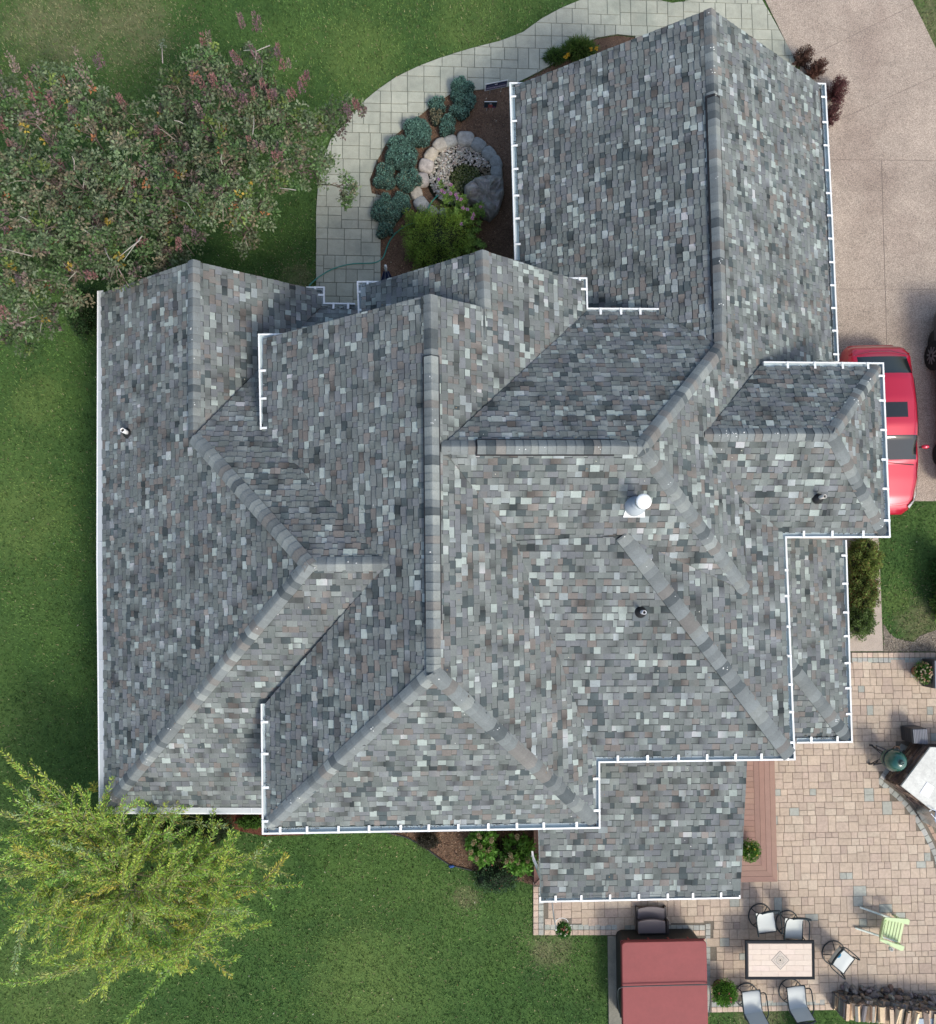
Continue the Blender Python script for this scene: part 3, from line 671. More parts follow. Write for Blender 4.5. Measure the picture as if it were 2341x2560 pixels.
# --- gutters
h1, h2 = 2.73, RZ['b_sw']+.03
GIN = (.46, .545, .57); GIN2 = (.20, .235, .24)  # trough tone: wet grime film, with sky reflection put into the colour
DEB = True
def gutter(pts, z, side, guard=False, w=.125, straps=True, step=.62, flip=False):
    """pts: outer lip in pixels; side=+1 when the roof lies to the left of travel in world space"""
    A = [P(x, y, z) for x, y in pts]; n = len(A); ins = []
    for i in range(n):
        d1 = (A[i]-A[i-1]).normalized() if i > 0 else None; d2 = (A[i+1]-A[i]).normalized() if i < n-1 else None
        n1 = Vector((-d1.y, d1.x, 0))*side if d1 else None; n2 = Vector((-d2.y, d2.x, 0))*side if d2 else None
        if n1 is None: m_ = n2
        elif n2 is None: m_ = n1
        else:
            m_ = (n1+n2); m_ = m_/m_.dot(n1) if abs(m_.dot(n1)) > .1 else n1
        ins.append(m_)
    prof = [(.012, -.125, 0), (-.004, -.06, 0), (0, 0, 0), (.036, 0, 0), (.036, -.01, 0), (.03, -.085, 1), (.10, -.085, 1), (w, .0, 1), (w+.004, -.125, 0)]
    if guard: prof = [(.012, -.125, 0), (-.004, -.06, 0), (0, 0, 0), (.03, .002, 0), (.032, .006, 2), (.13, .03, 2), (.155, .045, 2), (.15, .02, 2), (w, -.125, 0)]
    b = MB(); cl = {0: WHITE, 1: GIN, 2: (.46, .49, .49)}
    for k in range(len(prof)-1):
        c = cl[max(prof[k][2], prof[k+1][2])] if prof[k+1][2] or prof[k][2] else WHITE
        vs = []
        for i in range(n): vs += [A[i]+ins[i]*prof[k][0]+Vector((0, 0, prof[k][1])), A[i]+ins[i]*prof[k+1][0]+Vector((0, 0, prof[k+1][1]))]
        b.add(vs, [(2*i, 2*i+1, 2*i+3, 2*i+2) for i in range(n-1)], c)
    if not guard and DEB:
        fl = []; 
        for i in range(n-1):
            d = (A[i+1]-A[i]); L = d.length; d.normalize(); nn_ = np.array(Vector((-d.y, d.x, 0))*side); k_ = int(L*80); s_ = RNG.random(k_)**1.0*L; pt_ = np.array(A[i])[None]+np.array(d)[None]*s_[:, None]+nn_[None]*RNG.uniform(.095, .16, (k_, 1)); pt_[:, 2] -= RNG.uniform(.0, .05, k_)+.01
            keep_ = np.array([mnoise.noise(Vector((a*.9, b_*.9, 2))) > -.12 for a, b_, _ in pt_]); pt_ = pt_[keep_]; k_ = len(pt_)
            if k_: fl.append(leaves(pt_, rdir(k_)*np.array([1, 1, .3]), rdir(k_, 2), .035, .02, np.array([(.05, .045, .035), (.1, .08, .05), (.03, .03, .028), (.35, .34, .3)])[RNG.choice(4, k_, p=[.4, .25, .25, .1])]))
        if fl: tag(leafobj('gutter_debris', fl, m_under, house, HO), kind='stuff')
    # end caps
    for i in (0, n-1):
        p = A[i]; b.add([p, p+ins[i]*w, p+ins[i]*w-Vector((0, 0, .125)), p-Vector((0, 0, .125))], [(0, 1, 2, 3)], WHITE)
    g = hb(b, 'gutter', m_gutter)
    # dirt line and hangers
    for i in range(n-1):
        L = (A[i+1]-A[i]).length; d = (A[i+1]-A[i]).normalized(); nn_ = Vector((-d.y, d.x, 0))*side; s = step*.6
        while s < L-.15:
            p = A[i]+d*s
            if guard:
                s2 = MB((.62, .66, .66)); s2.bar(p+nn_*.035+Vector((0, 0, .012)), p+nn_*.15+Vector((0, 0, .047)), .012, .006); hb(s2, 'gutter_guard_seam', m_gutter, g)
            else:
                s2 = MB(WHITE); s2.bar(p+nn_*.0+Vector((0, 0, .008)), p+nn_*(w+.03)+Vector((0, 0, .022)), .05, .008); hb(s2, 'gutter_hanger', m_gutter, g)
            s += step*(1+rr.uniform(-.12, .12))*(1.5 if guard else 1)
    return g
gutter([(243, 727), (241, 1400), (247, 2035), (655, 2036)], h1, 1, guard=True)
gutter([(766, 716), (812, 716), (812, 756), (888, 757)], h1, -1, step=.35)
gutter([(896, 802), (892, 702), (948, 702)], 4.39, -1, step=.4)
gutter([(651, 1114), (645, 834), (709, 833)], h2, -1)
gutter([(652, 1760), (655, 2087), (1502, 2072), (1501, 1908), (1990, 1901), (1968, 1345), (2228, 1344), (2211, 906), (1910, 903)], h2, 1)
gutter([(1419, 693), (1469, 693), (1471, 769), (1648, 770)], h2, -1, step=.45)
gutter([(1310, 205), (1274, 205), (1287, 650)], h1, 1)
gutter([(2042, 206), (2066, 207), (2084, 560), (2099, 903)], h1, -1)
gutter([(2118, 1350), (2133, 1857), (1993, 1859)], h1+.02, -1)
gutter([(1349, 2243), (1349, 2257), (1852, 2247), (1852, 2238)], 2.63, 1)
# --- walls under the eaves
m_siding = mat('siding', None, .7, amt=.05, scale=4)
def wallbox(px, zt, inset=.36, name='wall', z0=0., col=SIDING):
    p = [P(x, y, zt) for x, y in px]; c = sum(p, Vector())/len(p); q = []
    n = len(p)
    for i in range(n):
        d1 = (p[i]-p[i-1]).normalized(); d2 = (p[(i+1) % n]-p[i]).normalized(); n1 = Vector((-d1.y, d1.x, 0)); n2 = Vector((-d2.y, d2.x, 0))
        if (c-p[i]).dot(n1+n2) < 0: n1, n2 = -n1, -n2
        m_ = n1+n2; m_ /= m_.dot(n1); q.append(p[i]+m_*inset)
    b = MB(col); b.prism([(t.x, t.y) for t in q], z0, zt-.22); hb(b, name, m_siding); return q
wallbox([(254, 733), (803, 727), (812, 1400), (730, 2020), (262, 2022)], 2.7)
wallbox([(659, 846), (1300, 846), (1300, 1500), (1488, 1900), (1488, 2055), (669, 2066)], 4.63)
wallbox([(904, 716), (1459, 705), (1459, 1100), (904, 1100)], 4.36)
wallbox([(1290, 213), (2052, 213), (2084, 900), (1305, 980)], 2.7)
wallbox([(1130, 790), (1880, 785), (1880, 1400), (1130, 1400)], 4.6)
wallbox([(1180, 1300), (1958, 1332), (1976, 1889), (1180, 1893)], 4.62)
wallbox([(1850, 916), (2198, 918), (2212, 1332), (1850, 1332)], 4.6)
wallbox([(1900, 1330), (2107, 1350), (2121, 1845), (1900, 1845)], 2.7)
def gable(l, pk, r, zl, zp, zr, inward=.32):
    a = P(*l, zl); b = P(*pk, zp); c = P(*r, zr); g_ = MB(SIDING); k = Vector((0, -inward, -.14)); t = Vector((0, -.15, 0))
    a = a.lerp(b, .08)+k; c = c.lerp(b, .08)+k; b = b+k
    f_ = [Vector((a.x, a.y, min(a.z, c.z)-.5)), Vector((c.x, a.y, min(a.z, c.z)-.5)), Vector((c.x, a.y, c.z)), Vector((b.x, a.y, b.z)), Vector((a.x, a.y, a.z))]
    bk = [p+t for p in f_]; g_.add(f_+bk, [(4, 3, 2, 1, 0), (5, 6, 7, 8, 9)]+[(i, (i+1) % 5, 5+(i+1) % 5, 5+i) for i in range(5)]); hb(g_, 'gable_wall', m_siding)
gable(RV['a_nw'], RV['a_pk'], RV['a_ne'], 2.7, RZ['a_pk'], 2.7); gable(RV['b_nw'], RV['b_pk'], (1490, 846), 4.63, RZ['b_pk'], 4.63)
gable(RV['c_nw'], RV['c_pk'], RV['c_ne'], 4.36, RZ['c_pk'], 4.6); gable(RV['g_nw'], RV['g_pk'], RV['g_ne'], 2.7, RZ['g_pk'], 2.7)
for px, py in ((1372, 2228), (1600, 2226), (1832, 2222)):
    q = P(px, py, 2.5); b = MB(WHITE); b.box((q.x-.07, q.y-.07, .3), (q.x+.07, q.y+.07, 2.48)); hb(b, 'porch_post', m_gutter)
q0, q1 = P(1372, 2228, 2.5), P(1832, 2222, 2.5); b = MB(WHITE); b.bar((q0.x, q0.y, 2.4), (q1.x, q1.y, 2.4), .12, .14); hb(b, 'porch_beam', m_gutter)
# --- plumbing vents and the flue
def roofz(f, px, py): return on_plane(f, px, py)
def vent(f, px, py, h, colr, r=.045, flash=None, bootc=(.02, .02, .022)):
    p = roofz(f, px, py); eu, ev, nn = frame(f)
    if flash:
        b = MB(flash); q = [p+eu*-.17+ev*-.19+nn*.024, p+eu*.17+ev*-.19+nn*.024, p+eu*.15+ev*.0+nn*.02, p-eu*.15+ev*.0+nn*.02]; b.add(q+[t-nn*.006 for t in q], [(0, 1, 2, 3), (0, 4, 5, 1), (1, 5, 6, 2), (2, 6, 7, 3), (3, 7, 4, 0)]); hb(b, 'flashing', m_under)
    b = MB(bootc); b.lathe([(.13, -.03), (.12, .03), (.085, .07), (.06, .11), (r+.008, .13)], p, 16); boot = hb(b, 'vent_boot', m_metal, None, True)
    b = MB(colr); b.lathe([(r, 0), (r, h), (r*.78, h), (r*.78, h-.12), (0, h-.12)], p, 16, None, None, [colr, colr, colr, (.02, .02, .02), (.01, .01, .01)]); hb(b, 'vent_pipe', m_gutter, None, True)
vent('AW', 321, 1083, .42, (.78, .78, .76), .05)
vent('SD', 1602, 1530, .34, (.72, .72, .72), .042, flash=(.13, .15, .155))
vent('DS', 2045, 1245, .36, (.62, .60, .54), .042)
p = roofz('SU', 1589, 1262); eu, ev, nn = frame('SU')
b = MB((.78, .8, .78)); q = [p+eu*-.22+ev*-.27+nn*.03, p+eu*.22+ev*-.27+nn*.03, p+eu*.18+ev*-.05+nn*.026, p-eu*.18+ev*-.05+nn*.026]; b.add(q+[t-nn*.01 for t in q], [(0, 1, 2, 3), (0, 4, 5, 1), (1, 5, 6, 2), (2, 6, 7, 3), (3, 7, 4, 0)]); hb(b, 'flashing', m_gutter)
b = MB((.45, .50, .53)); b.lathe([(.225, -.14), (.215, .05), (.12, .18), (.085, .24), (.13, .25), (.13, .27), (.085, .28), (.085, .58)], p, 24); hb(b, 'flue_pipe', m_gutter, None, True)
b = MB((.86, .87, .84)); b.lathe([(.10, .52), (.135, .54), (.135, .66), (.15, .67), (.148, .70), (.11, .72), (0, .725)], p, 24, None, None, [(.4, .45, .47)]*3+[(.86, .87, .84)]*4); hb(b, 'flue_cap', m_gutter, None, True)
# ================================================================ PLANTS
def tone(n, base, var=.25): return np.array(base)[None]*RNG.uniform(1-var, 1+var, (n, 1))*RNG.uniform(.94, 1.06, (n, 3))
# --- the big smoke bush at the upper left
BL = [(525, 175, 3.3, 60), (640, 175, 3.2, 62), (660, 235, 3.3, 60), (430, 215, 3.2, 45), (560, 270, 3.5, 80), (680, 300, 3.3, 80), (760, 320, 3.1, 62), (830, 300, 2.8, 46), (885, 280, 2.6, 34),
      (430, 330, 3.7, 85), (560, 380, 3.9, 95), (680, 410, 3.4, 85), (780, 410, 3.0, 62), (855, 470, 2.6, 34), (875, 500, 2.4, 22), (300, 290, 3.7, 62), (190, 230, 3.6, 66), (120, 210, 3.4, 50), (230, 330, 3.8, 85), (90, 310, 3.7, 90), (10, 260, 3.5, 70),
      (330, 430, 4.1, 95), (200, 460, 4.1, 100), (70, 450, 4.0, 100), (-30, 420, 3.8, 90), (450, 480, 4.2, 95), (560, 500, 3.8, 80), (640, 520, 2.9, 58), (-10, 570, 4.0, 80), (110, 570, 4.1, 80), (240, 570, 4.2, 85), (350, 560, 4.1, 75), (450, 590, 3.5, 70),
      (290, 660, 3.8, 62), (390, 650, 3.5, 48), (180, 680, 3.5, 55), (190, 760, 2.8, 40), (60, 700, 3.6, 60), (0, 660, 3.6, 60), (110, 790, 3.0, 52), (20, 790, 3.2, 62), (50, 850, 2.8, 40), (610, 590, 2.4, 40), (520, 200, 2.8, 60), (470, 270, 2.9, 60), (120, 640, 2.4, 90), (250, 500, 2.6, 120), (500, 400, 2.4, 120)]
def smokebush():
    base = P(380, 520, 0); t = thing('smoke_bush', base, 'large spreading smoke bush with grey-green leaves and dusky pink plumes over the upper left lawn', 'bush')
    tb = MB((.10, .085, .065)); parts = []; done = []
    for bx, by, z, r in sorted(BL, key=lambda q: math.hypot(q[0]-380, q[1]-520)):
        c = P(bx, by, z); R = r/95*(24-z)/24*1.0
        near = min(done, key=lambda q: (q-c).length) if len(done) > 5 else None; done.append(c)
        st = (near-Vector((0, 0, .25))) if near is not None else base+Vector((random.uniform(-.5, .5), random.uniform(-.4, .4), 0)); mid = st.lerp(c, .5)+Vector((random.uniform(-.3, .3), random.uniform(-.3, .3), .5 if near is None else -.1))
        pts = [st, st.lerp(mid, .5)+Vector((0, 0, .15)), mid, mid.lerp(c, .6)+Vector((0, 0, .1)), c]; tb.tube(pts, [.07, .055, .04, .028, .014] if near is None else [.03, .026, .02, .016, .01], 6, jit((.12, .10, .075), .3))
        for k in range(int(7*R/.6)):
            e = c+Vector(rdir(1)[0])*R*random.uniform(.6, 1.05); tb.tube([mid.lerp(c, random.uniform(.3, 1)), c.lerp(e, .5)+Vector((0, 0, .05)), e], [.014, .010, .004], 4, jit((.16, .13, .10) if random.random() < .8 else (.33, .30, .25), .3))
        nc = int(50*(R/.7)**2); bt = random.uniform(.8, 1.4)
        u = rdir(nc, .35); rad = RNG.uniform(.35, 1.1, (nc, 1))**.6; cc = np.array(c)[None]+u*rad*R*np.array([1, 1, .75])
        for k in range(nc):
            q = random.random(); nl = random.randint(22, 38); s = random.uniform(.08, .19)
            if q < .38: col = (.13, .19, .115)
            elif q < .58: col = (.095, .175, .075)
            elif q < .72: col = (.175, .225, .16)
            elif q < .86: col = (.20, .19, .145)
            elif q < .92: col = (.17, .135, .145)
            elif q < .955: col = (.15, .22, .07)
            elif q < .98: col = (.34, .16, .09)
            else: col = (.38, .30, .07)
            if q >= .955: nl = int(nl*.45); s *= .6
            d = rdir(nl, .5); p = cc[k][None]+d*s*RNG.uniform(.15, 1, (nl, 1)); parts.append(leaves(p, d+rdir(nl)*.8, rdir(nl, 1.6), RNG.uniform(.055, .11, nl), RNG.uniform(.038, .068, nl), tone(nl, col, .34)*bt*np.array([1.06, 1.0, .84])))
    leafobj('foliage', parts, m_leaf, t, base)
    # plumes: dusky pink spikes of small leaves pointing out of the crown
    parts = []; spots = [(15, 190, 50), (38, 185, 40), (10, 260, 45), (95, 260, 55), (110, 300, 60), (225, 190, 55), (245, 215, 55), (255, 170, 30), (320, 265, 35), (640, 85, 40), (655, 150, 45), (612, 165, 35), (690, 145, 25), (618, 75, 30), (520, 110, 30), (545, 220, 35), (500, 222, 28), (580, 245, 26),
             (715, 170, 22), (650, 235, 22), (730, 255, 22), (755, 230, 25), (508, 285, 24), (520, 325, 22), (605, 265, 22), (675, 260, 22), (15, 330, 40), (40, 390, 35), (140, 375, 30), (190, 300, 30), (400, 340, 20), (250, 565, 35), (480, 700, 20), (240, 700, 20), (20, 610, 45), (140, 500, 30), (85, 570, 30), (60, 720, 30), (10, 800, 30), (640, 375, 30), (665, 380, 25), (700, 390, 20), (360, 610, 20), (450, 620, 20), (480, 590, 18), (360, 430, 28), (330, 470, 28), (140, 270, 30), (160, 440, 26), (150, 520, 26), (760, 200, 20), (870, 290, 18), (900, 275, 16)]
    for x, y, ln in spots:
        for _ in range(1 if ln > 40 else 2):
            xx, yy = x+random.uniform(-12, 12), y+random.uniform(-12, 12); z = 3.9 if y > 120 else 3.5
            a = P(xx, yy, z); L = ln/95*1.0; dr = Vector((random.uniform(-.5, .3), random.uniform(.3, .9), .9)).normalized(); n = int(50+L*90)
            tt = RNG.uniform(0, 1, n)[:, None]; rd = unit(np.cross(rdir(n), np.array(dr)[None])); p = np.array(a)[None]+np.array(dr)[None]*tt*L+rd*.05*(1-tt*.6)
            hue = random.random(); col = (.30, .155, .145) if hue < .4 else (.25, .15, .165) if hue < .7 else (.33, .25, .21) if hue < .85 else (.20, .14, .15)
            parts.append(leaves(p, rd*.8+np.array(dr)[None]*.9, rdir(n, 1), RNG.uniform(.035, .075, n), RNG.uniform(.015, .032, n), tone(n, col, .35)))
    leafobj('plumes', parts, m_leaf, t, base)
    # pale bare twigs on top
    for x, y, x2, y2, z in [(300, 640, 350, 600, 4.7), (310, 650, 355, 590, 4.6), (275, 650, 262, 620, 4.5), (190, 550, 240, 595, 4.6), (635, 290, 632, 335, 4.2), (405, 115, 407, 158, 3.6), (640, 125, 638, 150, 3.8), (638, 130, 610, 126, 3.8), (640, 128, 675, 113, 3.8), (555, 385, 556, 410, 4.5), (180, 390, 186, 425, 4.6), (5, 620, 80, 640, 4.5), (435, 300, 465, 312, 4.3), (700, 470, 740, 475, 3.9), (50, 540, 75, 556, 4.6)]:
        a = P(x, y, z); b_ = P(x2, y2, z-.15); m_ = a.lerp(b_, .5)+Vector((random.uniform(-.04, .04), random.uniform(-.04, .04), .04)); tb.tube([b_, m_, a], [.014, .011, .006], 5, jit((.36, .33, .28), .2))
    a = P(405, 112, 3.6); n = 60; d = rdir(n, .6); parts = [leaves(np.array(a)[None]+d*.1*RNG.uniform(0, 1.2, (n, 1)), d, rdir(n, 1), .045, .02, tone(n, (.22, .27, .2), .3))]; leafobj('foliage', parts, m_leaf, t, base)
    tag(tb.build('branches', m_bark, t, base), kind='stuff')
smokebush()
# --- the yellow-green arching tree at the lower left
def arching():
    base = P(345, 2235, 0); hub = P(345, 2205, 2.2); t = thing('willow_leaved_tree', base, 'yellow-green tree with long arching narrow-leaved shoots beside the lower left corner of the house', 'tree')
    tb = MB((.15, .12, .09)); parts = []; tb.tube([base, base.lerp(hub, .5)+Vector((.05, .02, 0)), hub], [.12, .10, .07], 10, (.16, .13, .10))
    tips = [(8, 1880, 3.2), (30, 1905, 3.2), (80, 1908, 3.2), (20, 1960, 2.8), (110, 1960, 3.2), (195, 1968, 3.2), (150, 2000, 3.2), (312, 1998, 3.5), (300, 2040, 3.3), (415, 2010, 3.5), (395, 2050, 3.3), (240, 2040, 3), (470, 2075, 3.4), (500, 2080, 3), (592, 2088, 3), (560, 2110, 3), (640, 2135, 2.8), (700, 2130, 2.6), (745, 2212, 2.6), (700, 2215, 2.6), (640, 2290, 2.2), (600, 2340, 2.2), (590, 2335, 2.2), (575, 2440, 1.9), (560, 2380, 2), (520, 2340, 2.2), (430, 2430, 2.0), (398, 2445, 2.0), (355, 2425, 2.1), (350, 2390, 2.3), (277, 2430, 2.1), (250, 2420, 2.1), (205, 2430, 2.1), (160, 2375, 2.3), (125, 2355, 2.3), (130, 2310, 2.4), (30, 2292, 2.5), (90, 2285, 2.5), (5, 2240, 2.5), (-40, 2160, 2.8), (20, 2140, 2.8), (-20, 2110, 2.8), (60, 2090, 3), (-30, 2060, 2.8), (0, 2030, 3), (30, 2000, 3), (480, 2290, 2.6), (440, 2340, 2.5), (300, 2350, 2.6), (540, 2230, 2.8), (600, 2200, 2.8), (210, 2280, 2.7), (150, 2180, 3.0), (120, 2120, 3), (520, 2150, 3.2), (430, 2150, 3.4), (300, 2120, 3.4), (230, 2140, 3.3)]
    YG = [(.38, .54, .095), (.29, .48, .09), (.48, .58, .11), (.22, .41, .08), (.54, .48, .09), (.38, .42, .14), (.44, .36, .12), (.38, .50, .24)]
    def shoot(a, b_, z1, dens, rad=.075, lw=1.):
        a = Vector(a); b_ = Vector(b_); m1 = a.lerp(b_, .4)+Vector((random.uniform(-.32, .32), random.uniform(-.32, .32), .35)); pts = []
        for k in range(9):
            s = k/8; pts.append(a*(1-s)**2+m1*2*s*(1-s)+b_*s*s)
        L = (b_-a).length; tb.tube(pts, [.014*lw*(1-k/9)+.003 for k in range(9)], 5, jit((.20, .19, .10), .25))
        n = int(dens*L*.9); s = RNG.uniform(.12, 1.02, n)[:, None]; A, M1, B = np.array(a), np.array(m1), np.array(b_)
        p = A*(1-s)**2+M1*2*s*(1-s)+B*s*s; ax = unit(2*(1-s)*(M1-A)+2*s*(B-M1)); rd = unit(np.cross(rdir(n), ax)); p = p+rd*rad*RNG.uniform(.0, .8, (n, 1))*(1.15-s*.6)
        ci = random.choices(range(8), [26, 24, 18, 14, 4, 6, 1, 4])[0]; mixc = np.array(YG)[np.where(RNG.random(n) < .65, ci, RNG.integers(0, 8, n))]*RNG.uniform(.6, 1.4, (n, 1))
        parts.append(leaves(p, ax*.75+rd*.8, rdir(n, 1.2), RNG.uniform(.05, .10, n), RNG.uniform(.015, .026, n), mixc))
    main = []
    for x, y, z in tips:
        e = P(x, y, z); o = hub.lerp(Vector((e.x, e.y, hub.z)), random.uniform(.05, .3))+Vector((random.uniform(-.3, .3), random.uniform(-.3, .3), random.uniform(-.3, .3))); shoot(o, e, z, 170, .08, 1.5); main.append((o, e))
        for k in range(3):                       # side shoots
            s = random.uniform(.35, .8); q = o.lerp(e, s)+Vector((0, 0, .12)); dd = (e-o).normalized(); an = random.uniform(.35, 1.0)*random.choice((-1, 1)); rr_ = Vector((dd.x*math.cos(an)-dd.y*math.sin(an), dd.x*math.sin(an)+dd.y*math.cos(an), random.uniform(-.1, .35)))
            shoot(q, q+rr_*random.uniform(.4, .95), 0, 190, .07, .6)
    for k in range(150):                          # the dense middle of the crown
        an = random.uniform(0, 6.283); r0 = random.uniform(0, 1.7); r1 = r0+random.uniform(.35, 1.0); c_ = Vector((hub.x, hub.y, 0)); zz = random.uniform(2.0, 3.2)
        a = c_+Vector((math.cos(an)*r0*1.25, math.sin(an)*r0, zz-.2)); an2 = an+random.uniform(-1.3, 1.3); b_ = c_+Vector((math.cos(an2)*r1*1.25, math.sin(an2)*r1, zz+random.uniform(-.1, .5))); shoot(a, b_, 0, 200, .09, .5)
    leafobj('foliage', parts, m_leaf, t, base); tag(tb.build('branches', m_bark, t, base), kind='stuff')
arching()
# --- blue junipers along the walkway
def juniper(px, py, rx, ry, h, label, seed, brown=0., col=(.125, .235, .19), lobes=6):
    rx *= 1.06; ry *= 1.06; c = P(px, py, 0); t = thing('juniper', c, label, 'shrub', 'blue junipers along the walk'); rng = random.Random(seed); b = MB((.03, .052, .042)); parts = []
    lobes = int(lobes*1.6)
    for k in range(lobes):
        a = 6.283*k/lobes+rng.uniform(-.3, .3); q = rng.uniform(.35, .72) if k else 0; lx, ly = math.cos(a)*rx*q/95, math.sin(a)*ry*q/95; R = rng.uniform(.36, .56)*(rx+ry)/2/95*(1.1 if k == 0 else .9); hh = h*rng.uniform(.75, 1.05)
        ce = Vector((c.x+lx, c.y+ly, hh*.35)); b.blob(ce, (R*.88, R*.88, hh*.55), 12, 7, .12, 2.5, seed+k)
        ns = int(1000*R*R/.09*1.3); u = rdir(ns, .55); u[:, 2] = np.abs(u[:, 2])*.9+.02; u = unit(u); sw = np.array([R, R, hh*.72])
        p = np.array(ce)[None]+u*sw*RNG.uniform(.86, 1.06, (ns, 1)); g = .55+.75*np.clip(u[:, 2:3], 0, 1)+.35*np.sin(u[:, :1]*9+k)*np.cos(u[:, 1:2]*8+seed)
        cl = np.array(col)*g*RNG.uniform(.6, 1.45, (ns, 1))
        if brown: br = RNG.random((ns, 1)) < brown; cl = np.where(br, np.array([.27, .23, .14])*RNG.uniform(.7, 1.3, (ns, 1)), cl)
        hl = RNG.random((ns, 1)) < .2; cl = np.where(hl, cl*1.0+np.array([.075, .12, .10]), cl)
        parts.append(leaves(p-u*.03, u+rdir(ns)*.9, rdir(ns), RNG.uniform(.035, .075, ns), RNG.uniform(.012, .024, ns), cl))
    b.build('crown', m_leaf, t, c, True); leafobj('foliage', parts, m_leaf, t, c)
juniper(1155, 238, 34, 40, .45, 'blue juniper nearest the two yard signs, tall double mound', 1, lobes=7)
juniper(1155, 280, 30, 30, .40, 'blue juniper mound just below the double one near the yard signs', 2, lobes=5)
juniper(1097, 268, 26, 24, .35, 'small pale blue juniper tuft at the upper walkway edge', 3, lobes=4)
juniper(1092, 298, 24, 20, .35, 'half-browned beige juniper between the blue ones', 4, brown=.85, col=(.11, .13, .09), lobes=4)
juniper(1118, 325, 28, 28, .36, 'blue juniper touching the top of the pond stones', 5, lobes=5)
juniper(1048, 340, 42, 36, .42, 'wide blue juniper on the walkway curve beside the pale pond stone', 6, lobes=8)
juniper(1003, 395, 46, 44, .45, 'largest blue juniper bulging over the walkway', 7, lobes=9)
juniper(1020, 455, 38, 30, .42, 'blue juniper left of the pink pond stones with brown gaps', 8, brown=.08, lobes=7)
juniper(965, 450, 32, 38, .38, 'blue juniper reaching farthest left across the walkway edge', 9, brown=.07, lobes=6)
juniper(978, 530, 44, 38, .42, 'dark blue juniper at the lower end of the row by the garden hose', 10, lobes=7, brown=.04)
juniper(1010, 510, 26, 28, .36, 'small blue juniper tucked against the lowest pond stones', 12, lobes=4)
juniper(970, 575, 28, 28, .32, 'low sparse juniper below the row where the hose bends', 11, lobes=4, brown=.1)
def bush(name, px, py, rx, ry, h, label, cat, col, n=5000, lw=(.05, .02), var=.35, second=None, secp=.1, inner=(.02, .03, .012), z0=0., up=.7, power=1., group=None, bumps=.25):
    c = P(px, py, z0); t = thing(name, c, label, cat, group); b = MB(inner); R = np.array([rx/95, ry/95, h]); b.blob(c+Vector((0, 0, h*.4)), (R[0]*.8, R[1]*.8, h*.45), 16, 9, bumps, 2.2, px, power=power); b.build('crown', m_leaf, t, c, True)
    u = rdir(n, up); u[:, 2] = np.abs(u[:, 2]); u = unit(u); us = np.sign(u)*np.abs(u)**power; g = 1+bumps*np.sin(u[:, :1]*9+px)*np.cos(u[:, 1:2]*8+py); p = np.array(c)[None]+us*R*g*RNG.uniform(.72, 1.08, (n, 1))+np.array([0, 0, h*.08])
    cl = np.array(col)*RNG.uniform(1-var, 1+var, (n, 1))*(.8+.35*g)
    if second is not None: cl = np.where(RNG.random((n, 1)) < secp, np.array(second)*RNG.uniform(.7, 1.3, (n, 1)), cl)
    leafobj('foliage', [leaves(p, u+rdir(n)*.9, rdir(n, .8), RNG.uniform(lw[0]*.6, lw[0]*1.3, n), lw[1], cl)], m_leaf, t, c); return t, c
bush('golden_cypress', 1095, 617, 82, 76, .95, 'bright mossy green feathery cypress bush above the small gable', 'bush', (.17, .28, .045), 22000, (.055, .014), .45, (.16, .21, .03), .25, power=.72)
# pink flowering perennials by the boulder
def perennial():
    c = P(1165, 545, 0); t = thing('pink_phlox', c, 'leafy perennial clump with pink flower heads growing against the boulder', 'plant'); parts = []; st = MB((.09, .14, .04))
    pk = [(1097, 448), (1128, 462), (1106, 476), (1111, 481), (1127, 484), (1140, 486), (1143, 495), (1153, 498), (1158, 520), (1169, 523), (1202, 517), (1185, 536), (1154, 560), (1181, 545)]
    stems = [(x, y, 1.0) for x, y in pk]+[(random.uniform(1110, 1215), random.uniform(485, 640), random.uniform(.5, .95)) for _ in range(60)]+[(random.uniform(1150, 1200), random.uniform(540, 640), random.uniform(.6, 1.)) for _ in range(30)]
    for x, y, h in stems:
        e = P(x, y, h); b0 = P(1130+(x-1130)*.75+8, 540+(y-540)*.6, 0) if y < 560 else P(x-6, y-8, 0); st.tube([b0, b0.lerp(e, .6)+Vector((0, 0, .1)), e], [.008, .006, .004], 4)
        n = 55; s = RNG.uniform(.35, 1, n)[:, None]; p = np.array(b0)*(1-s)+np.array(e)*s; d = rdir(n); d[:, 2] = .25; parts.append(leaves(p, d, rdir(n, 2.), RNG.uniform(.07, .13, n), .022, tone(n, (.17, .29, .06), .4)))
    for k, (x, y) in enumerate(pk):
        e = P(x, y, 1.02); n = 40; d = rdir(n, .3); colr = (.55, .27, .46) if k % 3 else (.48, .26, .52); parts2 = [leaves(np.array(e)[None]+d*np.array([.03, .03, .03])*RNG.uniform(.2, 1, (n, 1)), d, rdir(n, 1), .032, .028, tone(n, colr, .2))]; leafobj('flower_head', parts2, m_leaf, t, c)
    leafobj('foliage', parts, m_leaf, t, c); st.build('stems', m_leaf, t, c)
perennial()
